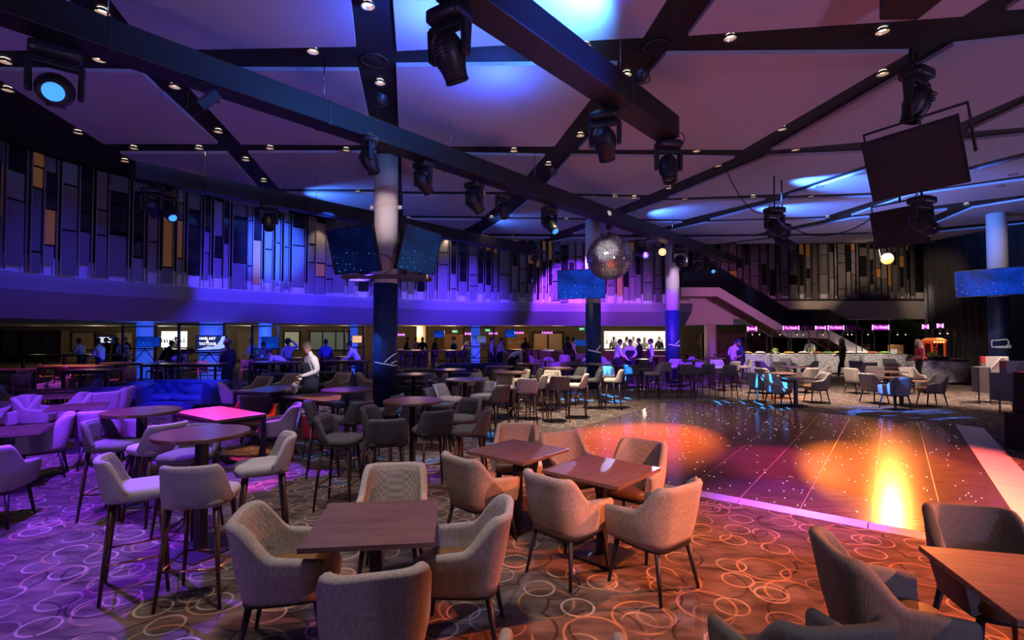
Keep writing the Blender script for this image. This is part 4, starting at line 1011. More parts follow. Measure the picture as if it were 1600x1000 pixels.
def loudspeaker(label, c, w_, h_, d_, yaw, pitch, roll=0.0, pole=1.2):
    t = thing('loudspeaker', label, 'speaker', c)
    R = Matrix.Rotation(yaw, 3, 'Z') @ Matrix.Rotation(roll, 3, 'Y') @ Matrix.Rotation(pitch, 3, 'X')
    t.rotation_euler = R.to_euler()
    x, y, z, k = w_ / 2, d_ / 2, h_ / 2, 0.62
    MB().add([(-x, -y, -z), (x, -y, -z), (x, -y, z), (-x, -y, z), (-x * k, y, -z * .9), (x * k, y, -z * .9), (x * k, y, z * .9), (-x * k, y, z * .9)],
             [(0, 1, 2, 3), (7, 6, 5, 4), (0, 4, 5, 1), (1, 5, 6, 2), (2, 6, 7, 3), (3, 7, 4, 0)]).build('cabinet', mat('speaker_black', (0.010, 0.010, 0.014), 0.6), t, bevel=0.012)
    MB().box((0, -y - 0.012, 0), (w_ * 0.94, 0.02, h_ * 0.92)).build('grille', mat('speaker_grille', (0.014, 0.014, 0.02), 0.7, 0, 0.4, 300, 0.6), t)
    MB().tube([(-x - .03, 0, -z * 0.2), (-x - .03, 0, z + .10), (x + .03, 0, z + .10), (x + .03, 0, -z * 0.2)], 0.022, 6).build('yoke_bracket', M_BLACK, t)
    v = R.inverted() @ Vector((0, 0, pole)); v0 = Vector((0, 0, z + .1))
    MB().cyl(v0, v0 + v, 0.022, None, 8).build('drop_pipe', M_BLACK, t)
    return t
loudspeaker('big black loudspeaker hanging at the upper right', D(1436, 248, 7.2), 1.20, 0.92, 0.42, radians(-62), radians(20), 0, 1.6)
loudspeaker('second black loudspeaker hanging above the orange lamp', D(1412, 352, 10.5), 1.0, 0.80, 0.45, radians(-60), radians(18), 0, 1.7)
loudspeaker('black loudspeaker cut by the top edge at right', D(1420, -6, 5.4), 0.62, 0.28, 0.4, radians(-10), radians(-10), radians(6), 0.5)

# loose cables
def cable(label, pts, r=0.012):
    pts = smooth_line([Vector(p) for p in pts], 2)
    o = MB().tube(pts, r, 6).build('cable', M_BLACKM); tag(o, label, 'cable'); return o
cable('black cable drooping from the ceiling channel to the hanging lights', [P(1128, 250, CEIL + .05), D(1150, 300, 12.3), D(1175, 330, 12.4), D(1192, 334, 12.5)])
cable('black cable looping from the hanging lights to the second loudspeaker', [D(1225, 348, 12.5), D(1270, 372, 12.0), D(1330, 362, 11.3), D(1378, 330, 10.7)])
cable('thin looped cable behind the television on the big column', [D(592, 396, 11.2), D(612, 402, 11.15), D(618, 418, 11.15), D(600, 428, 11.2)], 0.008)
cable('thin cable loop at the tip of the blue lit beam', [P(1046, 205, TRUSS), D(1068, 208, 8.2), D(1070, 222, 8.2), D(1062, 230, 8.2)], 0.008)

# ------------------------------------------------------------------ mirror ball
BC = D(952, 402, 13.6); BR = 0.62
t = thing('mirror_ball', 'large mirror ball hanging under the long lighting beam', 'mirror ball', BC)
mb = MB(); NN, MM = 84, 44; rnd = random.Random(3)
M_MIR = mat('mirror_tile', (0.85, 0.85, 0.88), 0.06, 0.85, 0.02)
for i in range(MM):
    t0, t1 = pi * i / MM + 0.006, pi * (i + 1) / MM - 0.006
    nn = max(6, int(NN * sin((t0 + t1) / 2)))
    for k in range(nn):
        p0, p1 = 2 * pi * k / nn + 0.008, 2 * pi * (k + 1) / nn - 0.008
        j = Vector((rnd.uniform(-1, 1), rnd.uniform(-1, 1), rnd.uniform(-1, 1))) * 0.006
        q = [Vector((sin(a) * cos(b), sin(a) * sin(b), cos(a))) * BR for a, b in ((t0, p0), (t0, p1), (t1, p1), (t1, p0))]
        q[rnd.randrange(4)] += j
        mb.add(q, [(0, 3, 2, 1)])
o = mb.build('mirror_tiles', M_MIR, t); o['kind'] = 'stuff'
MB().sphere((0, 0, 0), BR - 0.008, 40, 24).build('core', mat('ball_core', (0.3, 0.3, 0.32), 0.6), t)
MB().lathe([(0.0, BR + 0.06), (0.06, BR + 0.05), (0.06, BR - 0.03)], 16).build('cap', M_BLACK, t)
MB().cyl((0, 0, BR + 0.05), (0, 0, TRUSS - BC.z), 0.01, None, 6).build('chain', M_CHROME, t)
MB().lathe([(0.0, BR + 0.14), (0.09, BR + 0.14), (0.09, BR + 0.26), (0.0, BR + 0.26)], 16).build('motor', M_BLACK, t)

# televisions on the columns
tv('dark television on the left of the big white column', D(551, 391, 11.1), 1.42, 1.02, radians(-30), radians(15), 0, M_SCRD, arm=(D(602, 540, 11.5).x, 11.5, D(551, 391, 11.1).z))
tv('blue speckled television on the right of the big white column', D(657, 392, 11.6), 1.42, 1.02, radians(64), radians(15), 0, screen_mat('screen_teal', (0.002, 0.022, 0.10), (0.4, 0.85, 1.0), 1.0), arm=(D(602, 540, 11.5).x, 11.5, D(657, 392, 11.6).z))
tv('bright blue television on the column beside the mirror ball', D(908, 444, 17.0), 1.60, 1.0, radians(-10), radians(10), radians(-1), M_SCR, arm=(D(927, 540, 17.9).x, 17.9, D(908, 444, 17.0).z))
tv('wide blue television on the column at the right edge', D(1566, 440, 15.6), 2.3, 0.86, radians(-58), radians(6), 0, M_SCR, arm=(D(1562, 540, 16.7).x, 16.7, D(1566, 440, 15.6).z))

# ------------------------------------------------------------------ dance floor
cA, cB, cC, cD = P(1045, 628, .03), P(1487, 661, .03), P(779, 708, .03), P(1614, 861, .03)
ctr = (cA + cB + cC + cD) / 4; ctr.z = 0
ul = ((cA - cC) + (cB - cD)); ul.z = 0; ul.normalize()
vl = Vector((ul.y, -ul.x, 0)); Lu = 7.85; Lv = 6.10
df = thing('dance_floor', 'dark glossy starlit dance floor with aluminium edges', 'dance floor', ctr, atan2(ul.y, ul.x))
mfl, nt, b = nodes('dance_panel'); N, L = nt.nodes.new, nt.links.new
tc = N('ShaderNodeNewGeometry'); mp = N('ShaderNodeMapping'); mp.inputs['Rotation'].default_value = (0, 0, -atan2(ul.y, ul.x)); mp.inputs['Scale'].default_value = (1.2, 14, 1)
nz = N('ShaderNodeTexNoise'); nz.inputs['Scale'].default_value = 2.2; nz.inputs['Detail'].default_value = 7
cr = N('ShaderNodeValToRGB'); cr.color_ramp.elements[0].color = (0.070, 0.044, 0.040, 1); cr.color_ramp.elements[1].color = (0.17, 0.105, 0.085, 1)
cr.color_ramp.elements[0].position = 0.3; cr.color_ramp.elements[1].position = 0.75
L(tc.outputs['Position'], mp.inputs[0]); L(mp.outputs[0], nz.inputs['Vector']); L(nz.outputs['Fac'], cr.inputs[0]); L(cr.outputs[0], b.inputs['Base Color'])
rr_ = N('ShaderNodeMapRange'); L(nz.outputs['Fac'], rr_.inputs[0]); rr_.inputs[3].default_value = 0.12; rr_.inputs[4].default_value = 0.24; L(rr_.outputs[0], b.inputs['Roughness'])
b.inputs['Specular IOR Level'].default_value = 0.55
NU, NV = 7, 10
du, dv = Lu / NU, Lv / NV
pm = MB().box((0, 0, 0.018), (du - 0.006, dv - 0.011, 0.032)).data('floor_panel', mfl)
for i in range(NU):
    for j in range(NV):
        o = bpy.data.objects.new('floor_panel', pm); COL.objects.link(o); o.parent = df
        o.location = (-Lu / 2 + du * (i + .5), -Lv / 2 + dv * (j + .5), random.uniform(0, 0.0015))
MB().box((0, 0, 0.014), (Lu, Lv, 0.026)).build('underlay', mat('floor_joint', (0.5, 0.36, 0.3), 0.5), df)
star = MB(); rs = random.Random(21)
for i in range(430):
    x, y = rs.uniform(-Lu / 2 + .05, Lu / 2 - .05), rs.uniform(-Lv / 2 + .05, Lv / 2 - .05)
    star.lathe([(0.006, 0.0358), (0.006, 0.0380), (0.0, 0.0385)], 6, (x, y, 0), 0, False)
o = star.build('star_lights', glow('star_white', (0.95, 0.95, 1.0), 2.6), df); o['kind'] = 'stuff'
def ramp(c, size, rz=0):          # sloping edge strip
    w_, d_ = size; return MB().add([(-w_ / 2, -d_ / 2, 0.002), (w_ / 2, -d_ / 2, 0.002), (w_ / 2, d_ / 2, 0.002), (-w_ / 2, d_ / 2, 0.002), (-w_ / 2, -d_ / 2 + 0.02, 0.006), (w_ / 2, -d_ / 2 + 0.02, 0.006), (w_ / 2, d_ / 2, 0.036), (-w_ / 2, d_ / 2, 0.036)],
        [(3, 2, 1, 0), (4, 5, 6, 7), (0, 1, 5, 4), (1, 2, 6, 5), (2, 3, 7, 6), (3, 0, 4, 7)]).build('edge_ramp', M_ALU, df, c, rz)
for k in range(5):
    ramp((-Lu / 2 - 0.06, -Lv / 2 + Lv * (k + .5) / 5, 0), (Lv / 5 - 0.01, 0.12), -pi / 2)
    ramp((Lu / 2 + 0.04, -Lv / 2 + Lv * (k + .5) / 5, 0), (Lv / 5 - 0.01, 0.08), pi / 2)
for k in range(6):
    ramp((-Lu / 2 + Lu * (k + .5) / 6, -Lv / 2 - 0.22, 0), (Lu / 6 - 0.01, 0.44), 0)
    ramp((-Lu / 2 + Lu * (k + .5) / 6, Lv / 2 + 0.03, 0), (Lu / 6 - 0.01, 0.06), pi)
# ------------------------------------------------------------------ seating prototypes (front of a seat is local +Y)
def sgp(v, e): return math.copysign(abs(v) ** e, v)
def smooth01(t): t = max(0, min(1, t)); return t * t * (3 - 2 * t)
class Shell:
    def __init__(s, w, d, yc, zb, hb, ha, q0, q1, lean, th, n=3.4, flare=0.05, tuck=0.10, front=0.0):
        s.__dict__.update(locals()); del s.__dict__['s']
    def plan(s, a, inner):
        th = s.th if inner else 0.0; e = 2 / s.n
        return (s.w - th) * sgp(sin(a), e), s.yc - (s.d - th) * abs(cos(a)) ** e, 1 - abs(cos(a)) ** e
    def top(s, q): return s.hb + (s.ha - s.hb) * smooth01((q - s.q0) / (s.q1 - s.q0)) - s.front * max(0, q - s.q1) / max(1e-6, 1 - s.q1)
    def pt(s, a, t, inner):
        x, y, q = s.plan(a, inner); zt = s.top(q); zb = s.zb + (0.03 if inner else 0)
        z = zb + (zt - zb) * t
        f = (z - s.zb) / (s.hb - s.zb)
        y -= s.lean * f * (1 - q) ** 0.8
        k = 1 + s.flare * f - s.tuck * max(0, 0.35 - f) ** 1.3 * 3
        return Vector((x * k, y * (1 - (0 if inner else s.tuck * max(0, 0.3 - f))), z))
    def mesh(s, na=44, nt=7):
        m = MB(); rows = []
        amax = radians(90)
        for i in range(na + 1):
            u = -1 + 2 * i / na
            a = amax * u
            row = [s.pt(a, k / nt, False) for k in range(nt)]
            po, pi_ = s.pt(a, 1, False), s.pt(a, 1, True)
            mid = (po + pi_) / 2; h = (po - pi_).length * 0.5
            row += [po - Vector((0, 0, h * 0.55)), po.lerp(mid, 0.3) + Vector((0, 0, h * 0.05)), mid + Vector((0, 0, h * 0.25)), pi_.lerp(mid, 0.3) + Vector((0, 0, h * 0.05)), pi_ - Vector((0, 0, h * 0.55))]
            row += [s.pt(a, k / nt, True) for k in range(nt - 1, -1, -1)]
            rows.append(row)
        # closed loop cross-sections
        m.grid(rows, 0, True, True)
        n = len(rows[0])
        for r_, rev in ((0, True), (na, False)):
            idx = [r_ * n + k for k in range(n)]
            m.f.append(idx[::-1] if rev else idx); m.m.append(0); m.s.append(False)
        return m
    def quilt(s, a0, t0, t1, nu, nv, depth=0.010, nd=7.0):
        m = MB(); rows = []
        for i in range(nu + 1):
            a = -a0 + 2 * a0 * i / nu; row = []
            for k in range(nv + 1):
                t = t0 + (t1 - t0) * k / nv
                p = s.pt(a, t, True)
                u, v = i / nu * nd, k / nv * nd * 0.55
                g = min(abs(sin(pi * (u + v))), abs(sin(pi * (u - v))))
                edge = min(1, min(i, nu - i, k, nv - k) / 2.0)
                x, y, q = s.plan(a, True)
                nrm = Vector((-x, (s.yc - y) * 1.2 + 0.02, 0)).normalized()
                row.append(p + nrm * (0.001 + depth * edge * (0.25 + 0.75 * min(1, g * 1.6))))
            rows.append(row)
        m.grid(rows, 0, True); return m
def leg(m, x0, y0, x1, y1, z0, r0, r1, n=10): return m.tube([(x0, y0, z0), (x1, y1, 0.0)], [r0, r1], n)

def make_armchair(name, fab, seat_mat):
    t = empty(name); t['category'] = 'chair'
    S = Shell(0.275, 0.49, 0.235, 0.37, 0.835, 0.635, 0.10, 0.46, 0.085, 0.058, 5.0, 0.05, 0.12, 0.035)
    S.mesh(52, 8).build('shell', fab, t)
    S.quilt(radians(56), 0.28, 0.93, 56, 30, 0.006, 9).build('quilted_back', fab, t)
    MB().pad(0, 0.03, 0.232, 0.265, [(0.90, 0.385), (1.0, 0.405), (1.02, 0.44), (0.98, 0.468), (0.85, 0.482), (0.5, 0.490), (0.2, 0.491)], 4.5, 32).build('seat_cushion', seat_mat, t)
    MB().pad(0, 0.0, 0.235, 0.245, [(0.97, 0.345), (1.0, 0.35), (1.0, 0.38), (0.98, 0.386)], 4.5, 28).build('base_frame', M_LEG, t)
    for sx in (-1, 1):
        for sy in (-1, 1):
            leg(MB(), sx * 0.185, sy * 0.185 - 0.005, sx * 0.232, sy * 0.245 - 0.01, 0.36, 0.022, 0.012).build('leg', M_LEG, t)
    return proto(t)
def make_stool(name, fab, legm):
    t = empty(name); t['category'] = 'bar stool'
    S = Shell(0.238, 0.17, -0.045, 0.715, 1.015, 0.775, 0.30, 1.0, 0.06, 0.048, 2.6, -0.03, 0.06)
    S.mesh(36, 6).build('backrest', fab, t)
    S.quilt(radians(58), 0.26, 0.93, 48, 22, 0.010, 7).build('quilted_back', fab, t)
    MB().pad(0, 0.015, 0.226, 0.225, [(0.80, 0.700), (0.95, 0.706), (1.0, 0.73), (1.0, 0.755), (0.95, 0.778), (0.8, 0.79), (0.4, 0.795), (0.1, 0.795)], 3.8, 32).build('seat', fab, t)
    for sx in (-1, 1):
        for sy in (-1, 1):
            leg(MB(), sx * 0.155, sy * 0.145, sx * 0.215, sy * 0.205, 0.71, 0.021, 0.012).build('leg', legm, t)
    zf = 0.27; k = 0.155 + (0.06) * (0.71 - zf) / 0.71; ky = 0.145 + 0.06 * (0.71 - zf) / 0.71
    for p0, p1 in (((-k, -ky), (-k, ky)), ((k, -ky), (k, ky)), ((-k, ky), (k, ky)), ((-k, -ky), (k, -ky))):
        MB().cyl((*p0, zf), (*p1, zf), 0.008, None, 8).build('foot_rail', M_COPPER, t)
    return proto(t)
def make_square_table(name, s=0.76, h=0.75, topm=M_TOP):
    t = empty(name); t['category'] = 'table'
    MB().box((0, 0, h - 0.016), (s, s, 0.032)).build('tabletop', topm, t, bevel=0.003)
    MB().box((0, 0, h / 2 - 0.01), (0.075, 0.075, h - 0.04)).build('post', M_BLACK, t, bevel=0.004)
    MB().box((0, 0, h - 0.04), (0.4, 0.4, 0.012)).build('top_plate', M_BLACK, t)
    MB().box((0, 0, 0.009), (0.44, 0.44, 0.014)).build('base_plate', M_BLACK, t, bevel=0.003)
    return proto(t)
def make_round_table(name, d=0.78, h=1.06):
    t = empty(name); t['category'] = 'table'
    MB().lathe([(0.0, h - 0.036), (d / 2 - .004, h - 0.036), (d / 2, h - 0.03), (d / 2, h - 0.006), (d / 2 - .004, h), (0.0, h)], 56, smooth=False).build('tabletop', M_TOPB, t)
    MB().box((0, 0, h / 2 - 0.02), (0.08, 0.08, h - 0.06)).build('post', M_BLACK, t, bevel=0.004)
    MB().lathe([(0.0, h - 0.046), (0.17, h - 0.046), (0.17, h - 0.036), (0, h - 0.036)], 24).build('top_plate', M_BLACK, t)
    MB().box((0, 0, 0.009), (0.46, 0.46, 0.014)).build('base_plate', M_BLACK, t, bevel=0.003)
    return proto(t)
AC = make_armchair('armchair', M_FAB, M_LEATH)
ACD = make_armchair('dark_armchair', M_FABG, M_LEATHD)
ACL = make_armchair('pale_armchair', M_FABL, M_LEATHD)
ACC = make_armchair('cream_armchair', M_FABC, M_LEATHD)
ACR = make_armchair('red_armchair', M_RED, M_LEATHD)
STL = make_stool('bar_stool', M_FABL, M_LEGW)
STD = make_stool('charcoal_bar_stool', M_FABD, M_LEGW)
STG = make_stool('graphite_bar_stool', M_FABG, M_LEGW)
STC = make_stool('cream_bar_stool', M_FABC, M_LEGW)
SQ = make_square_table('square_table')
RT_ = make_round_table('round_bar_table')
FABN = {'armchair': 'grey tweed', 'dark_armchair': 'dark grey', 'pale_armchair': 'pale grey', 'cream_armchair': 'cream', 'red_armchair': 'red',
        'bar_stool': 'pale grey', 'charcoal_bar_stool': 'charcoal', 'graphite_bar_stool': 'graphite', 'cream_bar_stool': 'cream'}
def seat_at(pr, loc, face, where, group):
    """pr facing compass angle FACE (0 = away from the photographer, 90 = to the left)"""
    kind = 'bar stool' if 'stool' in pr.name else 'armchair'
    return place(pr, (loc[0], loc[1], 0), radians(face), FABN[pr.name] + ' ' + kind + ' ' + where, group)
G_A, G_S = 'armchairs at the square tables', 'bar stools at the round tables'
G_T, G_R = 'square wooden tables', 'round bar tables'
def toward(src, dst): return math.degrees(atan2(-(dst[0] - src[0]), dst[1] - src[1]))
def at(px, py, z): p = P(px, py, z); return (p.x, p.y)
SEAT, ASEAT = 0.78, 0.48

# ---- front table with four armchairs
q = [P(461.5, 860.5, .75), P(515.5, 784, .75), P(683.5, 778.6, .75), P(681.4, 848.5, .75)]
c1 = sum(q, Vector()) / 4; e1 = (q[3] - q[0]) + (q[2] - q[1]); rz1 = atan2(e1.y, e1.x)
place(SQ, (c1.x, c1.y, 0), rz1, 'square dark wood table nearest the front, set with four armchairs', G_T)
def around(pr, c, rz, ang, dist, where, turn=0.0, group=G_A):
    a = rz + radians(ang); x, y = c.x + cos(a) * dist, c.y + sin(a) * dist
    return seat_at(pr, (x, y), toward((x, y), (c.x, c.y)) + turn, where, group)
around(AC, c1, rz1, 178, 0.53, 'on the left of the front table', 8)
around(AC, c1, rz1, -3, 0.54, 'on the right of the front table', -6)
around(AC, c1, rz1, -82, 0.62, 'with its back to us at the front table', 0)
around(AC, c1, rz1, 90, 0.80, 'on the far side of the front table', 0)
# ---- two tables beside the dance floor
q = [P(720, 702, .75), P(822, 684, .75), P(886, 702, .75), P(806, 727, .75)]
c2 = sum(q, Vector()) / 4; e2 = q[2] - q[3]; rz2 = atan2(e2.y, e2.x)
place(SQ, (c2.x, c2.y, 0), rz2, 'square wooden table left of its twin by the dance floor', G_T)
q = [P(840, 735, .75), P(934, 708, .75), P(1030, 730, .75), P(957, 763, .75)]
c3 = sum(q, Vector()) / 4; e3 = q[2] - q[3]; rz3 = atan2(e3.y, e3.x)
place(SQ, (c3.x, c3.y, 0), rz3, 'orange lit square wooden table at the corner of the dance floor', G_T)
seat_at(AC, at(752, 764, ASEAT), toward(at(752, 764, ASEAT), c2) - 8, 'left of the twin tables by the dance floor', G_A)
seat_at(AC, at(806, 716, ASEAT), 175, 'behind the left twin table by the dance floor', G_A)
seat_at(AC, at(893, 735, ASEAT), toward(at(893, 735, ASEAT), c3) + 15, 'between the twin tables, facing us', G_A)
seat_at(AC, at(990, 752, ASEAT), toward(at(990, 752, ASEAT), c3), 'at the dance floor edge, facing us', G_A)
seat_at(AC, at(888, 800, ASEAT), toward(at(888, 800, ASEAT), c3) + 0, 'with its back to us at the right twin table', G_A)
seat_at(AC, at(1018, 815, ASEAT), toward(at(1018, 815, ASEAT), c3) + 8, 'right of the twin tables, lit orange', G_A)
# ---- right foreground
c4 = Vector((2.58, 2.42, 0)); rz4 = radians(-14)
place(SQ, (c4.x, c4.y, 0), rz4, 'orange lit table cut off at the lower right', G_T)
seat_at(ACD, (1.98, 2.66), -101, 'in the right foreground, seen from the side', G_A)
seat_at(ACD, (2.86, 3.0), 166, 'behind the table at the lower right', G_A)
seat_at(ACD, (1.24, 2.24), 6, 'at the bottom edge, only its top showing', G_A)

seat_at(AC, (0.21, 2.08), -4, 'at the bottom edge, a sliver of its back showing', G_A)
for o_ in list(bpy.data.objects):
    if o_.name.startswith('red_armchair'): o_.scale = (0.8, 0.8, 0.8)
# ---- round bar tables
def rt(px, py, lab): 
    p = P(px, py, 1.06); place(RT_, (p.x, p.y, 0), radians(random.uniform(-25, 25)), lab, G_R); return p
h1 = rt(316, 675, 'round bar table nearest the front at left')
def st(pr, px, py, face, where): return seat_at(pr, at(px, py, SEAT), face, where, G_S)
st(STL, 216, 757, -56, 'left of the nearest round bar table')
st(STL, 316, 766, 8, 'with its back to us at the nearest round bar table')
st(STL, 412, 722, 120, 'right of the nearest round bar table')
st(STG, 296, 706, 172, 'behind the nearest round bar table')
h2 = rt(222, 641, 'round bar table left of the pink lit table')
st(STG, 178, 690, -84, 'left of the round bar table by the pink lit table')
st(STL, 246, 694, 65, 'half hidden between the two left round bar tables')
h3 = rt(645, 625, 'round bar table just right of the big column')
h4 = rt(542, 608, 'violet lit round bar table left of the big column')
st(STD, 506, 652, -72, 'violet lit, left of the round table by the orange lit table')
st(STD, 531, 682, -92, 'in front of the violet round table, facing right')
st(STD, 598, 664, -98, 'left of the round table right of the big column')
st(STD, 605, 683, 14, 'with its back to us below the big column')
st(STD, 676, 668, 30, 'with its back to us right of the column table')
st(STD, 735, 668, 88, 'facing left, right of the column table')
st(STD, 722, 651, 140, 'quilted side to us, right of the column table')
st(STD, 548, 628, 172, 'behind the violet round table')
st(STD, 551, 652, 60, 'at the right of the violet round table')
st(STD, 602, 640, 80, 'against the foot of the big column')
h5 = rt(646, 584, 'round bar table half hidden by the big column')
seat_at(STD, (-1.66, 10.75), 60, 'behind the big column at the half hidden table', G_S)
st(STC, 682, 600, 95, 'right of the half hidden round table')
st(STG, 690, 612, -60, 'between the half hidden table and the next')
h6 = rt(727, 592, 'round bar table beside the blue lit stool')
st(STL, 700, 621, -112, 'pale quilted, left of the blue lit one')
st(STD, 686, 629, -100, 'below the table beside the blue lit stool')
st(STL, 755, 616, 165, 'splashed with blue light')
st(STD, 774, 621, 50, 'turned away right of the blue lit one')
h7 = rt(704, 577, 'small round bar table in front of the slate sofa')
st(STC, 680, 597, -40, 'left of the table by the slate sofa'); st(STC, 734, 597, 60, 'right of the table by the slate sofa'); st(STD, 745, 590, 100, 'beyond the table by the slate sofa')
h8 = rt(781, 572, 'round bar table below the bending waiter')
st(STC, 756, 590, -70, 'left of the table below the bending waiter'); st(STG, 776, 590, 10, 'with its back to us below the bending waiter')
h9 = rt(798, 581, 'round bar table behind the rose lit stool')
st(STC, 786, 603, 160, 'quilted, left of the rose lit one'); st(STL, 822, 608, 6, 'lit rose, with its back to us'); st(STC, 838, 601, 75, 'right of the rose lit one'); st(STC, 812, 592, 100, 'beyond the rose lit one')
h10 = rt(829, 568, 'round bar table in front of the violet lounge')
st(STG, 845, 588, 30, 'at the table before the violet lounge'); st(STD, 822, 586, -40, 'left of the table before the violet lounge')
h11 = rt(870, 574, 'round bar table left of the navy column by the mirror ball')
st(STG, 873, 603, 4, 'dark brownish, with its back to us left of the navy column'); st(STC, 862, 594, 170, 'behind that brownish one, quilted side to us'); st(STC, 902, 600, 80, 'facing left beside the navy column'); st(STG, 901, 588, 120, 'half hidden left of the navy column')
h13 = rt(935, 568, 'round bar table in front of the navy column')
st(STD, 926, 592, 90, 'in front of the navy column'); st(STG, 948, 587, 172, 'quilted, right of the navy column'); st(STC, 958, 592, 78, 'cream and facing left, right of the navy column')
h14 = rt(1003, 561, 'round bar table before the waiter in profile')
st(STD, 987, 582, -20, 'left of the table before the waiter in profile'); st(STL, 1019, 582, 80, 'right of the table before the waiter in profile'); st(STD, 1006, 576, 150, 'behind the table before the waiter in profile')
h15 = rt(1026, 556, 'round bar table at the foot of the second navy column')
st(STL, 1036, 577, 10, 'violet lit, back to us before the second navy column'); st(STL, 1048, 572, 120, 'violet lit, quilted, before the second navy column')
h16 = rt(1074, 553, 'round bar table just right of the second navy column')
st(STL, 1065, 571, -60, 'right of the second navy column'); st(STL, 1075, 567, 100, 'beyond the second navy column')
h17 = rt(1084, 563, 'round bar table nearest the dance floor')
st(STG, 1072, 581, -4, 'left one of three nearest the dance floor'); st(STG, 1103, 580, 4, 'middle one of three nearest the dance floor'); st(STG, 1137, 582, 0, 'right one of three nearest the dance floor')
h18 = rt(1116, 558.5, 'round bar table behind the three graphite stools')
st(STL, 1121, 573, 165, 'quilted, between the two staff and the dance floor'); st(STL, 1096, 572, -60, 'left of the table behind the three graphite stools')
h19 = rt(1130, 554, 'round bar table beside the two standing staff')
st(STL, 1162, 572, 85, 'right of the two standing staff'); st(STL, 1143, 575, 20, 'blue lit, in front of the two standing staff')

# ---- long framed tables in the left half
def make_frame_table(name, wd, dp, h, topm):
    t = empty(name); t['category'] = 'table'
    MB().box((0, 0, h - 0.018), (wd, dp, 0.036)).build('tabletop', topm, t, bevel=0.003)
    for sx in (-1, 1):
        for sy in (-1, 1): MB().box((sx * (wd / 2 - .03), sy * (dp / 2 - .03), h / 2 - .02), (0.05, 0.05, h - 0.04)).build('leg', M_BLACK, t)
    for sy in (-1, 1): MB().box((0, sy * (dp / 2 - .03), h - 0.06), (wd - .06, 0.04, 0.04)).build('rail', M_BLACK, t)
    for sx in (-1, 1): MB().box((sx * (wd / 2 - .03), 0, h - 0.06), (0.04, dp - .06, 0.04)).build('rail', M_BLACK, t)
    return proto(t)
def frame_table(px4, h, lab, topm=M_TOP):
    q = [P(x, y, h) for x, y in px4]; c = sum(q, Vector()) / 4
    e = (q[1] - q[0]) + (q[2] - q[3]); f = (q[3] - q[0]) + (q[2] - q[1])
    o = make_frame_table('framed_table', e.length / 2, min(f.length / 2, e.length), h, topm)
    place(o, (c.x, c.y, 0), atan2(e.y, e.x), lab, 'framed wooden tables'); return c
pt = frame_table([(328, 659), (413, 649), (349, 632), (278, 641)], 0.75, 'square framed table lit hot pink')
seat_at(ACL, at(434, 668, ASEAT), 106, 'lit lavender, right of the hot pink table', G_A)
seat_at(ACR, (-5.10, 9.5), 170, 'left one behind the hot pink table', G_A)
seat_at(ACR, (-4.52, 9.0), 165, 'right one behind the hot pink table', G_A)
seat_at(ACR, (-5.62, 7.75), -60, 'left of the hot pink table', G_A)
seat_at(ACL, (-4.98, 6.98), -43, 'in front of the hot pink table', G_A)
ot = frame_table([(520, 632), (560, 622), (510, 613), (443, 617)], 0.75, 'square framed table streaked with orange light')
seat_at(ACR, at(497, 664, ASEAT), 10, 'in front of the orange streaked table', G_A)
bt_ = frame_table([(410, 616), (470, 604), (462, 600), (376, 608)], 0.75, 'long wooden table the aproned man is wiping')
seat_at(ACL, at(366, 622, ASEAT), -60, 'left end of the long table being wiped', G_A)
seat_at(ACD, at(404, 645, ASEAT), 14, 'with its back to us at the long table being wiped', G_A)
seat_at(ACL, at(402, 612, ASEAT), 165, 'left one behind the long table being wiped', G_A)
seat_at(ACC, at(448, 606, ASEAT), 165, 'right one behind the long table being wiped', G_A)
seat_at(ACC, at(528, 604, ASEAT), 160, 'behind the violet round table, quilted side out', G_A)
seat_at(ACC, at(575, 602, ASEAT), -80, 'against the left side of the big column', G_A)

# ---- low square tables with armchairs at the left edge
def sq(px, py, rz, lab): 
    p = P(px, py, .75); place(SQ, (p.x, p.y, 0), radians(rz), lab, G_T); return p
L1 = sq(12, 672, 32, 'square table cut off at the left edge')
seat_at(ACL, at(66, 690, ASEAT), 128, 'with wine red seat beside the left edge table', G_A)
seat_at(ACL, at(-8, 745, ASEAT), 20, 'cut off at the left edge', G_A)
seat_at(ACL, at(20, 652, ASEAT), 165, 'violet lit, behind the left edge table', G_A)
L2 = sq(122, 634, 35, 'second square table from the left edge')
seat_at(ACL, at(160, 676, ASEAT), 30, 'in front of the second table from the left', G_A)
seat_at(ACL, at(60, 650, ASEAT), -70, 'left of the second table from the left', G_A)
seat_at(ACL, at(176, 632, ASEAT), 110, 'right of the second table from the left', G_A)
seat_at(ACL, at(106, 646, ASEAT), 150, 'behind the second table from the left', G_A)
L3 = sq(90, 618, 35, 'third square table from the left edge')
seat_at(ACL, at(154, 640, ASEAT), 60, 'in front of the third table from the left', G_A)
seat_at(ACL, at(28, 628, ASEAT), -60, 'left of the third table from the left', G_A)
L4 = sq(82, 609, 35, 'farthest square table on the left')
seat_at(ACL, at(82, 607, ASEAT), 160, 'behind the farthest table on the left', G_A)
seat_at(ACL, at(142, 613, ASEAT), 100, 'right of the farthest table on the left', G_A)
seat_at(ACL, at(2, 636, ASEAT), -60, 'at the left edge below the dark stool', G_A)

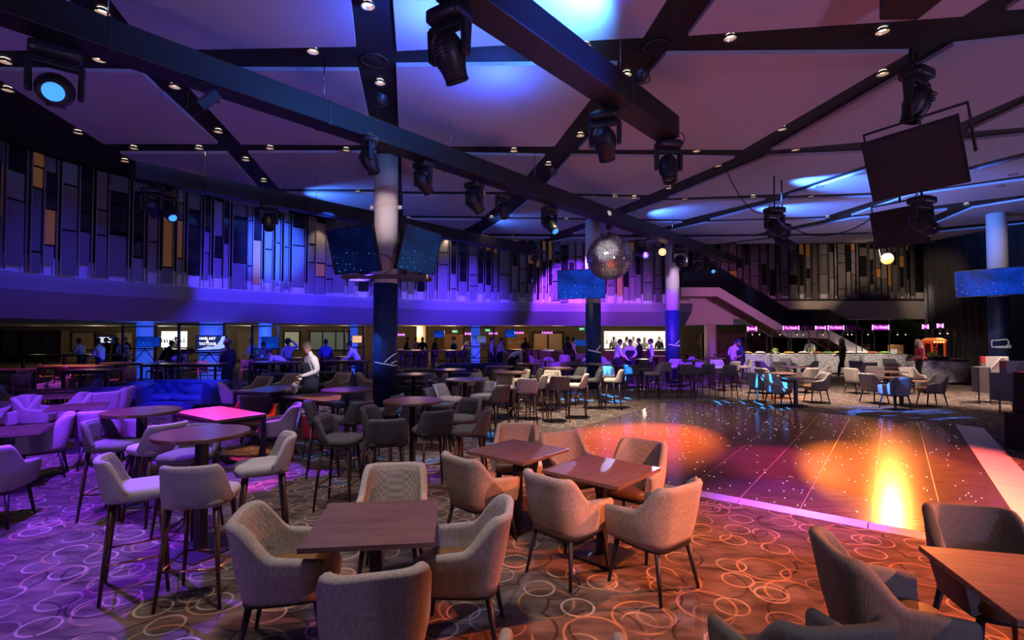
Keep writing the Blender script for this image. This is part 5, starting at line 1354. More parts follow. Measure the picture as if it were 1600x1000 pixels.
# ---- tables on the right, beyond the dance floor
R1 = sq(1243, 590, 12, 'square table nearest the dance floor back edge')
seat_at(AC, at(1188, 601, ASEAT), -84, 'orange lit, left of the table nearest the back edge', G_A)
seat_at(AC, at(1216, 607, ASEAT), -150, 'facing us at the table nearest the back edge', G_A)
seat_at(AC, at(1275, 602, ASEAT), 84, 'orange lit, right of the table nearest the back edge', G_A)
R2 = sq(1222, 583, 8, 'square table behind the one nearest the back edge')
seat_at(AC, at(1198, 592, ASEAT), -70, 'left of the second table from the back edge', G_A)
seat_at(AC, at(1259, 591, ASEAT), 20, 'right of the second table from the back edge', G_A)
seat_at(AC, at(1222, 581, ASEAT), 172, 'behind the second table from the back edge', G_A)
R3 = sq(1242, 573, 5, 'magenta lit square table before the white counters')
seat_at(ACL, at(1195, 578, ASEAT), -80, 'violet lit, left of the magenta table', G_A)
seat_at(ACL, at(1231, 572, ASEAT), 175, 'violet lit, behind the magenta table', G_A)
seat_at(ACL, at(1264, 578, ASEAT), 70, 'right of the magenta table', G_A)
seat_at(AC, at(1280, 585, ASEAT), 60, 'beside the walking staff member in black', G_A)
R4 = sq(1408, 590, 6, 'square table with an orange glow nearest the faceted partitions')
seat_at(AC, at(1366, 603, ASEAT), -80, 'left of the orange glowing table', G_A)
seat_at(AC, at(1398, 610, ASEAT), 4, 'with its back to us at the orange glowing table', G_A)
seat_at(AC, at(1455, 606, ASEAT), 80, 'right of the orange glowing table', G_A)
seat_at(AC, at(1425, 592, ASEAT), 175, 'behind the orange glowing table', G_A)
R5 = sq(1386, 580, 5, 'square table behind the orange glowing one')
seat_at(AC, at(1338, 592, ASEAT), -75, 'left of the table behind the orange glow', G_A)
seat_at(AC, at(1366, 588, ASEAT), -30, 'dark side out, before the table behind the orange glow', G_A)
seat_at(AC, at(1398, 582, ASEAT), 172, 'beyond the table behind the orange glow', G_A)
R6 = sq(1381, 573, 5, 'farthest square table before the white counters')
seat_at(AC, at(1342, 577, ASEAT), -60, 'left of the farthest table at the counters', G_A)
seat_at(AC, at(1354, 580, ASEAT), -5, 'with its back to us at the farthest table at the counters', G_A)
seat_at(AC, at(1394, 574, ASEAT), 170, 'behind the farthest table at the counters', G_A)
seat_at(AC, at(1410, 580, ASEAT), 60, 'in shadow beside the blond woman', G_A)

# ---- violet lounge in the middle distance
for px, py, lab in ((893, 569, 'violet lit low table in the left of the lounge'), (925, 565, 'violet lit low table behind the navy column'), (968, 571, 'magenta lit low table right of the navy column'), (852, 564, 'violet lit low table at the lounge edge'), (880, 576, 'low table streaked with light in front of the lounge')):
    sq(px, py, random.uniform(-20, 20), lab)
lounge = [(866, 570, -70, 'far left of the violet lounge'), (882, 566, 175, 'second from the left in the violet lounge'), (893, 578, 5, 'in front, left in the violet lounge'), (905, 572, 80, 'third from the left in the violet lounge'),
          (912, 578, -60, 'in front, middle of the violet lounge'), (921, 572, 170, 'just left of the navy column in the lounge'), (946, 569, -60, 'just right of the navy column in the lounge'), (963, 576, 0, 'pink seated, with its back to us in the lounge'),
          (977, 572, 70, 'right end of the violet lounge'), (835, 566, -80, 'blue lit at the left end of the lounge'), (848, 570, 60, 'blue lit, second at the left end of the lounge'), (905, 562, 160, 'at the back of the violet lounge')]
for px, py, f, lab in lounge: seat_at(ACL, at(px, py, ASEAT), f, lab, 'armchairs of the violet lounge')
# ------------------------------------------------------------------ sofas
def sofa(label, px, dep, wd, rz, mat_, pillow=None, h=0.74):
    c = D(px, 540, dep); t = thing('chesterfield_sofa', label, 'sofa', (c.x, dep, 0), radians(rz))
    MB().pad(0, 0, wd / 2, 0.42, [(0.97, 0.10), (1, 0.13), (1, 0.30), (0.97, 0.33)], 10, 40).build('base', mat_, t)
    n = max(1, round(wd / 0.9)); w1 = (wd - 0.5) / n
    for k in range(n):
        MB().pad(-wd / 2 + .25 + w1 * (k + .5), -0.06, w1 / 2, 0.33, [(0.9, 0.33), (1, 0.35), (1, 0.41), (0.93, 0.45), (0.6, 0.465), (0.2, 0.47)], 6, 24).build('seat_cushion', mat_, t)
    # tufted back (deep buttoning as relief)
    rows = []; nu, nv = int(wd * 26), 14
    for i in range(nu + 1):
        x = -wd / 2 + .1 + (wd - .2) * i / nu; row = []
        for j in range(nv + 1):
            z = 0.34 + (h - 0.36) * j / nv
            u, v = (x / 0.16), (z / 0.15)
            g = min(abs(sin(pi * (u + v) / 2)), abs(sin(pi * (u - v) / 2)))
            row.append((x, 0.22 - 0.035 * g + 0.05 * (z - 0.34), z))
        rows.append(row)
    MB().grid(rows).build('tufted_back', mat_, t)
    MB().box((0, 0.33, 0.5 + (h - 0.74) / 2), (wd - .1, 0.16, h - 0.24)).build('back_frame', mat_, t, bevel=0.03)
    MB().tube([(-wd / 2 + .05, 0.33, h - .04), (wd / 2 - .05, 0.33, h - .04)], 0.09, 14).build('back_roll', mat_, t)
    for s_ in (-1, 1):
        MB().box((s_ * (wd / 2 - .12), -0.02, 0.42), (0.22, 0.78, 0.5)).build('arm', mat_, t, bevel=0.03)
        MB().tube([(s_ * (wd / 2 - .12), -0.42, h - .09), (s_ * (wd / 2 - .12), 0.34, h - .06)], 0.12, 14).build('arm_roll', mat_, t)
        for sy in (-1, 1): MB().cyl((s_ * (wd / 2 - .1), sy * .32, 0.12), (s_ * (wd / 2 - .1), sy * .32, 0), 0.03, 0.02, 8).build('foot', M_LEG, t)
    if pillow:
        o = MB().sphere((0, 0, 0), (0.34, 0.10, 0.16), 18, 10).build('cushion', mat_, None, (c.x + 0.45, dep - 0.02, 0.56)); o.rotation_euler = (radians(-30), 0, 0)
        tag(o, pillow, 'cushion')
sofa('blue buttoned sofa facing us at left', 282, 12.4, 2.2, -4, M_BLUEV, 'plump blue cushion lying on the blue sofa')
sofa('blue sofa seen from its side below the wooden stools', 196, 11.6, 1.3, -72, M_BLUEV)
sofa('slate grey sofa left of the aproned man', 446, 14.6, 1.5, 0, M_DARKV)
sofa('slate grey sofa right of the aproned man', 512, 15.2, 1.4, 0, M_DARKV)
sofa('slate buttoned sofa right of the big column', 656, 16.2, 1.5, 4, M_DARKV)
sofa('long blue buttoned bench sofa before the violet pillar', 738, 19.5, 2.6, 3, M_BLUEV)
t = thing('glass_coffee_table', 'low round glass table in front of the blue sofa', 'table', (P(322, 627, .38).x, P(322, 627, .38).y, 0))
MB().lathe([(0.0, 0.36), (0.42, 0.36), (0.42, 0.375), (0.0, 0.375)], 32, smooth=False).build('glass_top', mat('table_glass', (0.03, 0.03, 0.05), 0.06, 0, 0.1, spec=0.9), t)
MB().cyl((0, 0, 0.0), (0, 0, 0.36), 0.03, None, 10).build('stem', M_COPPER, t); MB().lathe([(0.0, 0.0), (0.24, 0.0), (0.24, 0.02), (0, 0.02)], 24).build('foot', M_COPPER, t)

# ------------------------------------------------------------------ high wooden tables and stools at left
def high_table(label, px, ytop, wd, dp, rz, topm):
    p = P(px, ytop, 1.06); o = make_frame_table('high_framed_table', wd, dp, 1.06, topm)
    place(o, (p.x, p.y, 0), radians(rz), label, 'high framed tables')
M_TOPO = wood('orange_wood', (0.20, 0.08, 0.035), (0.34, 0.15, 0.07), 0.4)
high_table('high wooden table with a warm orange top at left', 118, 571, 1.5, 0.7, 6, M_TOPO)
high_table('high blue legged table in front of the orange topped one', 146, 577, 1.05, 0.6, 4, M_TOPB)
high_table('high dark table at the left edge', 6, 577, 1.0, 0.7, 10, M_TOPB)
high_table('high wooden table under the blue pillar', 210, 566, 1.6, 0.7, 0, M_TOP)
high_table('high dark table in front of the film screen', 290, 568, 2.2, 0.7, 0, M_TOPB)
high_table('high lilac topped table left of the leaning staff', 432, 565, 1.4, 0.7, 0, M_TOP)
high_table('high table right of the aproned man', 538, 563, 1.4, 0.7, 0, M_TOPB)
def make_wood_stool(name, m_):
    t = empty(name); t['category'] = 'bar stool'
    MB().pad(0, 0, 0.20, 0.19, [(0.95, 0.70), (1, 0.71), (1, 0.735), (0.95, 0.745)], 5, 24).build('seat', m_, t)
    rows = []
    for i in range(13):
        a = radians(-60 + 120 * i / 12); rows.append([(0.21 * sin(a), -0.21 * cos(a) * (1 + 0.0 * z) - 0.05 * (z - .75), z) for z in (0.80, 0.9, 1.0, 1.08)])
    b_ = MB().grid(rows); o = b_.build('backrest', m_, t); sm = o.modifiers.new('thickness', 'SOLIDIFY'); sm.thickness = 0.02
    for sx in (-1, 1):
        for sy in (-1, 1): leg(MB(), sx * 0.16, sy * 0.15, sx * 0.20, sy * 0.19, 0.71 if sy > 0 else 0.85, 0.02, 0.014).build('leg', m_, t)
        MB().cyl((sx * .185, -.18, .28), (sx * .185, .175, .28), 0.010, None, 6).build('stretcher', m_, t)
    for sy in (-1, 1): MB().cyl((-.185, sy * .178, .28), (.185, sy * .178, .28), 0.010, None, 6).build('stretcher', m_, t)
    return proto(t)
WS = make_wood_stool('wooden_bar_stool', wood('beech', (0.22, 0.09, 0.06), (0.36, 0.16, 0.10), 0.5))
WSD = make_wood_stool('dark_wooden_bar_stool', M_LEGW)
def ws(pr, px, dep, f, lab):
    c = D(px, 540, dep); o = place(pr, (c.x, dep, 0), radians(f), lab, 'wooden bar stools under the balcony')
for pr, px, dep, f, lab in (
 (WS, 196, 12.4, 80, 'wooden bar stool lit pink right of the blue legged table'), (WS, 183, 13.2, 100, 'wooden bar stool behind the pink lit one'), (WS, 26, 11.0, 80, 'wooden bar stool lit magenta at the left edge'),
 (WS, 78, 14.2, -30, 'wooden bar stool with an orange seat at the far left'), (WSD, 104, 13.6, 0, 'dark wooden bar stool before the orange topped table'), (WSD, 130, 14.6, 10, 'dark wooden bar stool between the two left tables'),
 (WS, 243, 16.5, 90, 'wooden bar stool lit pink left of the dark table'), (WS, 312, 16.0, 70, 'wooden bar stool below the film screen'), (WS, 385, 17.0, 40, 'wooden bar stool right of the man in black'), (WSD, 270, 17.0, 0, 'dark wooden bar stool in the middle of the dark table'),
 (WSD, 408, 16.4, 0, 'dark wooden bar stool left of the lilac topped table'), (WSD, 424, 16.6, 0, 'dark wooden bar stool before the lilac topped table'), (WSD, 517, 18.2, 10, 'dark wooden bar stool left of the seated man in white'), (WSD, 549, 18.2, 20, 'dark wooden bar stool under the seated man in white'),
 (WSD, 640, 24.8, 0, 'first dark wooden stool at the long timber counter'), (WSD, 660, 24.8, 10, 'second dark wooden stool at the long timber counter'), (WSD, 680, 24.8, -10, 'third dark wooden stool at the long timber counter'), (WSD, 702, 24.8, 5, 'fourth dark wooden stool at the long timber counter'), (WSD, 722, 24.8, 5, 'last dark wooden stool at the long timber counter'),
 (WSD, 826, 25.8, 0, 'dark wooden stool before the food lamps')):
    ws(pr, px, dep, f, lab)

# ------------------------------------------------------------------ white food counters at right
def counter_block(label, px0, px1, dep, h=0.93):
    a, b = D(px0, 540, dep).x, D(px1, 540, dep).x; t = thing('food_counter', label, 'counter', ((a + b) / 2, dep, 0)); wd = b - a
    MB().pad(0, 0.55, wd / 2 - .01, 0.55, [(0.985, 0.06), (1, 0.10), (1, h - 0.03), (1.0, h)], 9, 56).build('body', M_TERR, t)
    MB().pad(0, 0.55, wd / 2 - .05, 0.50, [(1, 0.0), (1, 0.07)], 9, 40).build('plinth', M_BLACK, t)
    MB().pad(0, 0.55, wd / 2, 0.56, [(1, h), (1, h + .03)], 9, 56).build('counter_top', M_ALU, t)
    return t
DC = 24.0
spans = [(1163, 1206, 'white speckled food counter behind the two standing staff'), (1207, 1275, 'white speckled food counter below the first To Finish sign'), (1276, 1346, 'white speckled food counter behind the walking woman in black'), (1347, 1421, 'white speckled food counter below the wooden box')]
M_FOODY = mat('food_yellow', (0.65, 0.38, 0.06), 0.6, 0, 0.5, 9); M_FOODG = mat('food_green', (0.10, 0.22, 0.04), 0.7, 0, 0.5, 12); M_FOODR = mat('food_red', (0.4, 0.06, 0.03), 0.6, 0, 0.4, 9)
names_ = ['yellow food', 'green salad', 'red food', 'white crockery']
for k, (x0, x1, lab) in enumerate(spans):
    counter_block(lab, x0, x1, DC)
    a, b = D(x0, 540, DC).x, D(x1, 540, DC).x; nt_ = max(2, int((b - a) / 0.52))
    for j in range(nt_):
        m_, nm = [(M_FOODY, names_[0]), (M_FOODG, names_[1]), (M_FOODR, names_[2]), (M_WHITE, names_[3])][(k + j * 3) % 4]
        x = a + (b - a) * (j + .5) / nt_
        t = thing('serving_dish', 'serving dish of ' + nm + ' on the ' + lab.replace('white speckled ', ''), 'dish', (x, DC + 0.45, 0.96), 0, 'dishes on the food counters')
        MB().pad(0, 0, 0.2, 0.26, [(0.85, 0.0), (1, 0.05), (1.03, 0.055)], 6, 20).build('tray', M_BLACK, t)
        MB().pad(0, 0, 0.18, 0.24, [(0.95, 0.05), (0.9, 0.08), (0.5, 0.11), (0.1, 0.12)], 5, 20).build('food', m_, t)
# black tubular hoops with pendant lamps over the counters
def hoop(label, x0, x1, dep, h=2.1, lamps=2):
    a, b = D(x0, 540, dep).x, D(x1, 540, dep).x
    t = thing('lamp_hoop', label, 'lamp frame', (0, dep, 0))
    MB().tube([(a, 0, 0.95), (a, 0, h - .15), (a + .05, 0, h - .04), (a + .16, 0, h), (b - .16, 0, h), (b - .05, 0, h - .04), (b, 0, h - .15), (b, 0, 0.95)], 0.022, 8).build('hoop_tube', M_BLACK, t)
    for j in range(lamps):
        x = a + (b - a) * (j + 1) / (lamps + 1)
        sh = MB().lathe([(0.03, h - 0.02), (0.035, h - 0.12), (0.06, h - 0.2), (0.055, h - 0.2)], 12, (x, 0, 0)).build('lamp_shade', M_BLACK, t)
        MB().sphere((x, 0, h - 0.19), 0.03, 10, 6).build('bulb', glow('food_bulb', (1.0, 0.75, 0.45), 6.0), sh)
hoop('black lamp hoop over the two standing staff', 1165, 1198, 24.3); hoop('black lamp hoop below the first To Finish sign', 1206, 1232, 24.3, lamps=1); hoop('black lamp hoop left of the cook in white', 1236, 1265, 24.3)
hoop('black lamp hoop behind the walking woman in black', 1277, 1295, 24.3, lamps=1); hoop('black lamp hoop right of the walking woman in black', 1318, 1338, 24.3); hoop('black lamp hoop left of the wooden box', 1347, 1366, 24.3, lamps=1); hoop('black lamp hoop around the wooden box', 1390, 1428, 24.3)
hoop('black lamp hoop over the round white pod', 1457, 1493, 19.9, 2.15, 2)
for x in (1180, 1220, 1250, 1300, 1330, 1375, 1400): p = D(x, 540, 24.2); spot((p.x, 24.5, 2.05), (p.x, 24.5, 0), (1, 0.78, 0.5), 90, 110, 0.8, 0.05, 'food_lamp')
p = D(1474, 540, 19.9); spot((p.x, 20.0, 2.0), (p.x, 20, 0), (1, 0.78, 0.5), 120, 120, 0.8, 0.05, 'food_lamp')
# wooden box, paper stand
t = thing('wooden_crate', 'plain wooden box standing on the right end of the white counters', 'box', D(1412, 549, 24.0) + Vector((0, 0.5, 0)))
t.location.z = 0.96
for k in range(4): ubox('slat', M_PANEL, t, (-0.19 + k * 0.127, 0, 0.22), (0.12, 0.35, 0.43))
t = thing('menu_stand', 'small white card stand beside the wooden box', 'sign', (D(1404, 549, 23.9).x, 24.2, 0.96)); ubox('card', M_SHIRTW, t, (0, 0, 0.12), (0.3, 0.02, 0.22)); ubox('foot', M_BLACK, t, (0, 0, 0.008), (0.3, 0.1, 0.012))
# round pod at right
pc = D(1466, 540, 19.9); t = thing('round_counter', 'round white speckled pod with studs along its foot', 'counter', (pc.x, 20.0, 0))
R_ = 0.95
MB().lathe([(R_ - .03, 0.08), (R_, 0.12), (R_, 0.92)], 48).build('body', M_TERR, t); MB().lathe([(R_ + .03, 0.92), (R_ + .03, 0.95), (0.0, 0.95)], 48).build('counter_top', M_BLACK, t); MB().lathe([(R_ - .08, 0.0), (R_ - .08, 0.09)], 40).build('plinth', M_BLACK, t)
for k in range(40):
    a = 2 * pi * k / 40; ubox('stud', M_CHROME, t, ((R_ - .02) * cos(a), (R_ - .02) * sin(a), 0.05), (0.035, 0.035, 0.08), a)
# popcorn machine
pp = Vector((D(1466, 540, 19.8).x, 20.0, 0.955)); t = thing('popcorn_machine', 'red popcorn machine with lit sides on the round pod', 'popcorn machine', pp)
M_POPR = mat('popcorn_red', (0.55, 0.06, 0.02), 0.4, emit=(1.0, 0.10, 0.02), estr=0.35)
for sx in (-1, 1):
    for sy in (-1, 1): ubox('corner_post', M_POPR, t, (sx * .25, sy * .2, 0.36), (0.05, 0.05, 0.66))
ubox('base', M_POPR, t, (0, 0, 0.04), (0.56, 0.46, 0.08)); ubox('header', M_POPR, t, (0, 0, 0.66), (0.58, 0.48, 0.12))
MB().add([(-.31, -.26, .72), (.31, -.26, .72), (.31, .26, .72), (-.31, .26, .72), (-.2, -.15, .82), (.2, -.15, .82), (.2, .15, .82), (-.2, .15, .82)], [(3, 2, 1, 0), (4, 5, 6, 7), (0, 1, 5, 4), (1, 2, 6, 5), (2, 3, 7, 6), (3, 0, 4, 7)]).build('canopy', mat('popcorn_canopy', (0.6, 0.15, 0.03), 0.4, emit=(1.0, 0.25, 0.05), estr=0.6), t)
ubox('pane', mat('popcorn_glass', (0.16, 0.13, 0.11), 0.1), t, (0, 0.17, 0.36), (0.46, 0.01, 0.56)); MB().lathe([(0.12, .46), (0.13, .36), (0.08, .3), (0.0, .3)], 16).build('kettle', M_CHROME, t)
for k in range(4): text_o = ubox('bulb', glow('popcorn_bulb', (1.0, 0.6, 0.15), 4.0), t, (-0.18 + .12 * k, -0.245, 0.66), (0.06, 0.01, 0.05))
# foliage helper
def leaves(m, c, rad, n, size, rnd, flat=0.7):
    for _ in range(n):
        d = Vector((rnd.gauss(0, 1), rnd.gauss(0, 1), rnd.gauss(0, 1))).normalized() * rad * rnd.random() ** 0.4
        d.z *= flat; p = Vector(c) + d
        a = Vector((rnd.gauss(0, 1), rnd.gauss(0, 1), rnd.gauss(0, 0.6))).normalized(); b_ = a.orthogonal().normalized()
        s_ = size * rnd.uniform(0.7, 1.3)
        m.add([p - a * s_, p + b_ * s_ * .42, p + a * s_, p - b_ * s_ * .42], [(0, 1, 2, 3)])
rnd = random.Random(4)
M_LEAF = mat('leaf', (0.035, 0.075, 0.02), 0.6, 0, 0.5, 8); M_LEAFB = mat('leaf_bright', (0.18, 0.30, 0.03), 0.6, 0, 0.4, 8)
def tree(label, px, dep, top_y, rad, n):
    c = D(px, 540, dep); zt = D(px, top_y, dep).z
    t = thing('indoor_tree', label, 'tree', (c.x, dep, 0))
    MB().tube([(0, 0, 0.3), (0.04, 0, 1.0), (0, 0.02, zt - rad)], [0.05, 0.04, 0.03], 8).build('trunk', M_LEGW, t)
    m = MB(); leaves(m, (0, 0, zt - rad * .6), rad, n, 0.06, rnd, 0.75); o = m.build('foliage', M_LEAF, t); o['kind'] = 'stuff'
    MB().lathe([(0.22, 0), (0.28, 0.4), (0.25, 0.4), (0.2, 0.32), (0, 0.32)], 20).build('pot', M_BLACK, t)
tree('dark leafy tree behind the wooden box', 1414, 25.2, 500, 0.85, 900); tree('slim dark tree behind the middle counters', 1352, 26.5, 504, 0.5, 420)
t = thing('salad_bowl', 'bowl of bright green leaves on the round pod', 'bowl', (D(1464, 540, 19.2).x, 19.4, 0.955)); MB().lathe([(0.12, 0), (0.2, .1), (0.19, .1), (0.1, .02), (0, .02)], 20).build('bowl', M_BLACK, t)
m = MB(); leaves(m, (0, 0, .16), 0.2, 160, 0.05, rnd, 0.7); o = m.build('leaf_heap', M_LEAFB, t); o['kind'] = 'stuff'
t = thing('salad_bowl', 'dark dish with pale rim on the round pod', 'bowl', (D(1479, 540, 19.3).x, 19.5, 0.955)); MB().lathe([(0.16, 0), (0.24, .1), (0.23, .1), (0.1, .03), (0, .03)], 20).build('bowl', M_BLACK, t); MB().lathe([(0.235, .1), (0.245, .105), (0.25, .1)], 20).build('rim', M_WHITE, t)
for px, lab in ((1215, 'small green plant in a white pot on the counters'), (1272, 'leafy herbs on the counter by the cook in white')):
    t = thing('potted_plant', lab, 'plant', (D(px, 540, 24).x, 24.25, 0.96)); MB().lathe([(0.06, 0), (0.08, .12), (0.07, .12), (0, .1)], 14).build('pot', M_WHITE, t)
    m = MB(); leaves(m, (0, 0, .2), 0.14, 90, 0.04, rnd, 0.8); o = m.build('foliage', M_LEAFB, t); o['kind'] = 'stuff'

# ------------------------------------------------------------------ faceted partitions on thin black frames
M_FA, M_FB, M_FC = mat('facet_pale', (0.42, 0.37, 0.36), 0.7), mat('facet_mid', (0.26, 0.22, 0.22), 0.7), mat('facet_warm', (0.40, 0.31, 0.28), 0.7)
M_FR, M_FS = mat('facet_red', (0.40, 0.02, 0.03), 0.6), mat('facet_side', (0.14, 0.11, 0.11), 0.7)
def partition(label, px0, px1, ytop, dep):
    a, b = D(px0, 540, dep).x, D(px1, 540, dep).x; h = D(px0, ytop, dep).z; wd = b - a
    t = thing('partition_screen', label, 'partition', ((a + b) / 2, dep, 0), radians(-8)); z0 = 0.32
    x0, x1, x2 = -wd / 2, -wd / 2 + wd * 0.16, wd / 2; xm = (x1 + x2) / 2 + .1; zm = z0 + (h - z0) * 0.5
    def facet(pts, m_, nm='facet'):
        n = len(pts); MB().add([(x, -0.02 + d_, z) for x, z, d_ in pts] + [(x, 0.06, z) for x, z, d_ in pts], [tuple(range(n)), tuple(range(n, 2 * n))[::-1]] + [(i, n + i, n + (i + 1) % n, (i + 1) % n) for i in range(n)]).build(nm, m_, t)
    facet([(x0, h - .18, 0), (x1, h - .18, 0), (x1, h, 0), (x0, h, 0)], M_FR)
    facet([(x0, z0, 0), (x1, z0, 0), (x1, h - .18, 0), (x0, h - .18, 0)], M_FS)
    facet([(x1, zm, 0), (xm, h - .02, -0.02), (xm, h, 0), (x1, h, 0)], M_FA); facet([(x1, zm, 0), (x2, zm, 0), (x2, h - .12, 0), (xm, h - .02, -0.02)], M_FB)
    facet([(xm, h - .02, -0.02), (x2, h - .12, 0), (x2, h, 0), (xm, h, 0)], M_FA); facet([(x1, z0, 0), (x2, z0, 0), (x2, zm, 0), (x1, zm, 0)], M_FC)
    hs = h - 0.28
    MB().box((x0 - .16, -0.22, (z0 + hs) / 2), (0.3, 0.25, hs - z0)).build('side_box', M_FS, t, bevel=0.004)
    for (xa, ya) in ((x0 - .3, -.34), (x0 - .02, -.34), (x2, -0.05)): ubox('frame_post', M_BLACK, t, (xa, ya, 0.30 if xa > 0 else hs / 2), (0.025, 0.025, 0.60 if xa > 0 else hs))
    ubox('frame_foot', M_BLACK, t, ((x0 + x2) / 2, -.34, 0.012), (wd, 0.025, 0.025)); ubox('frame_foot', M_BLACK, t, ((x0 + x2) / 2, -.05, 0.012), (wd, 0.025, 0.025))
partition('faceted partition with a red corner, the farther of the pair', 1534, 1572, 557, 14.2)
partition('faceted partition with a red corner, the nearer of the pair', 1566, 1604, 564, 12.4)
t = thing('stage_monitor', 'black cabinet cut off at the right edge', 'speaker', (D(1604, 540, 8.4).x, 8.4, 0)); MB().box((0, 0, 0.3), (0.34, 0.5, 0.6)).build('cabinet', M_BLACKM, t, bevel=0.01); MB().box((0.05, 0, 0.95), (0.2, 0.4, 0.7)).build('upper_box', M_BLACKM, t, bevel=0.01)

# ------------------------------------------------------------------ heat lamps on the kitchen pass
for x in (815, 865, 800): 
    p = D(x, 538, 30.4); t = thing('heat_lamp', {815: 'white jointed heat lamp left of the dark standing figure', 865: 'white jointed heat lamp right of the dark standing figure', 800: 'leftmost white jointed heat lamp at the pass'}[x], 'lamp', (p.x, 30.4, 0.95))
    MB().tube([(0.15, 0, 0), (0.1, 0, 0.42), (-0.12, 0, 0.55)], 0.018, 6).build('arm', M_WHITE, t); MB().lathe([(0.02, 0.52), (0.05, 0.46), (0.11, 0.38), (0.10, 0.38)], 14, (-0.14, 0, 0)).build('lamp_shade', M_WHITE, t)
t = thing('blue_hood', 'blue lit serving cart hood beside the double door', 'cart', (D(907, 540, 29).x, 29, 0))
MB().pad(0, 0, 0.40, 0.3, [(0.95, 1.25), (1, 1.28), (1, 1.5), (0.9, 1.56)], 6, 24).build('hood', mat('hood_blue', (0.02, 0.10, 0.5), 0.4, emit=(0.01, 0.08, 0.6), estr=0.5), t)
for sx in (-1, 1): ubox('post', M_BLACK, t, (sx * .36, 0, 0.95), (0.04, 0.04, 0.62))
ubox('cart_body', M_BLACK, t, (0, 0, 0.34), (0.8, 0.5, 0.66))
# ------------------------------------------------------------------ people
def rotx(p, pivot, ang):
    v = Vector(p) - Vector(pivot); return Matrix.Rotation(ang, 3, 'X') @ v + Vector(pivot)
def skeleton(pose):
    J = dict(pelvis=(0, 0, .94), spine=(0, .01, 1.12), chest=(0, .0, 1.31), neck=(0, .0, 1.46), skull=(0, .02, 1.54),
             shl=(-.175, 0, 1.39), shr=(.175, 0, 1.39), ell=(-.225, -.03, 1.12), elr=(.225, -.03, 1.12), wrl=(-.22, .06, .88), wrr=(.22, .06, .88),
             hal=(-.215, .09, .82), har=(.215, .09, .82),
             hil=(-.095, 0, .90), hir=(.095, 0, .90), knl=(-.10, .03, .50), knr=(.10, .03, .50), anl=(-.10, -.01, .09), anr=(.10, -.01, .09), tol=(-.11, .14, .04), tor=(.11, .14, .04))
    head_pitch = 0.0
    def upper(ang):
        nonlocal head_pitch
        for k in ('spine', 'chest', 'neck', 'skull', 'shl', 'shr', 'ell', 'elr', 'wrl', 'wrr', 'hal', 'har'):
            f = 0.55 if k == 'spine' else 1.0
            J[k] = tuple(rotx(J[k], (0, 0, .94), -ang * f))
        head_pitch -= ang
    if pose == 'reach':
        J.update(ell=(-.23, .08, 1.12), elr=(.23, .08, 1.12), wrl=(-.17, .32, 1.07), wrr=(.17, .32, 1.07), hal=(-.15, .40, 1.06), har=(.15, .40, 1.06)); upper(0.18)
    elif pose == 'hold':
        J.update(ell=(-.24, -.03, 1.13), elr=(.24, -.03, 1.13), wrl=(-.10, .20, 1.06), wrr=(.12, .21, .96), hal=(-.03, .27, 1.06), har=(.05, .28, .95)); upper(0.10); head_pitch = -0.45
    elif pose == 'bend':
        J.update(ell=(-.22, .22, 1.28), elr=(.22, .22, 1.28), wrl=(-.20, .42, 1.18), wrr=(.20, .42, 1.18), hal=(-.19, .50, 1.15), har=(.19, .50, 1.15)); upper(1.05); head_pitch = -1.0
    elif pose == 'lean':
        J.update(ell=(-.22, .20, 1.22), elr=(.22, .20, 1.22), wrl=(-.18, .40, 1.30), wrr=(.18, .40, 1.30), hal=(-.16, .47, 1.32), har=(.16, .47, 1.32)); upper(0.55); head_pitch = -0.35
    elif pose == 'walk':
        J.update(knl=(-.10, .16, .52), anl=(-.10, .22, .09), tol=(-.11, .37, .05), knr=(.10, -.04, .50), anr=(.10, -.27, .13), tor=(.11, -.14, .04), ell=(-.23, .02, 1.12), wrl=(-.18, .27, 1.08), hal=(-.16, .35, 1.09), elr=(.22, -.06, 1.12), wrr=(.2, .14, .98), har=(.19, .22, .97))
    elif pose == 'hand_to_head':
        J.update(elr=(.36, .10, 1.42), wrr=(.20, .10, 1.62), har=(.12, .08, 1.66))
    elif pose == 'sit':
        J.update(knl=(-.12, .42, .78), knr=(.12, .42, .78), anl=(-.12, .40, .35), anr=(.12, .40, .35), tol=(-.12, .54, .30), tor=(.12, .54, .30), hil=(-.095, .02, .80), hir=(.095, .02, .80), pelvis=(0, 0, .82))
        for k in ('spine', 'chest', 'neck', 'skull', 'shl', 'shr'): J[k] = (J[k][0], J[k][1], J[k][2] - .12)
        J.update(ell=(-.22, .14, 1.04), elr=(.22, .14, 1.04), wrl=(-.16, .36, 1.10), wrr=(.16, .36, 1.10), hal=(-.14, .43, 1.11), har=(.14, .43, 1.11))
    return J, head_pitch
RAD = dict(pelvis=.155, spine=.140, chest=.162, neck=.066, skull=.06, shl=.090, shr=.090, ell=.060, elr=.060, wrl=.040, wrr=.040, hal=.034, har=.034, hil=.105, hir=.105, knl=.075, knr=.075, anl=.052, anr=.052, tol=.036, tor=.036)
EDGES = [('pelvis', 'spine'), ('spine', 'chest'), ('chest', 'neck'), ('neck', 'skull'), ('chest', 'shl'), ('chest', 'shr'), ('shl', 'ell'), ('shr', 'elr'), ('ell', 'wrl'), ('elr', 'wrr'), ('wrl', 'hal'), ('wrr', 'har'),
         ('pelvis', 'hil'), ('pelvis', 'hir'), ('hil', 'knl'), ('hir', 'knr'), ('knl', 'anl'), ('knr', 'anr'), ('anl', 'tol'), ('anr', 'tor')]
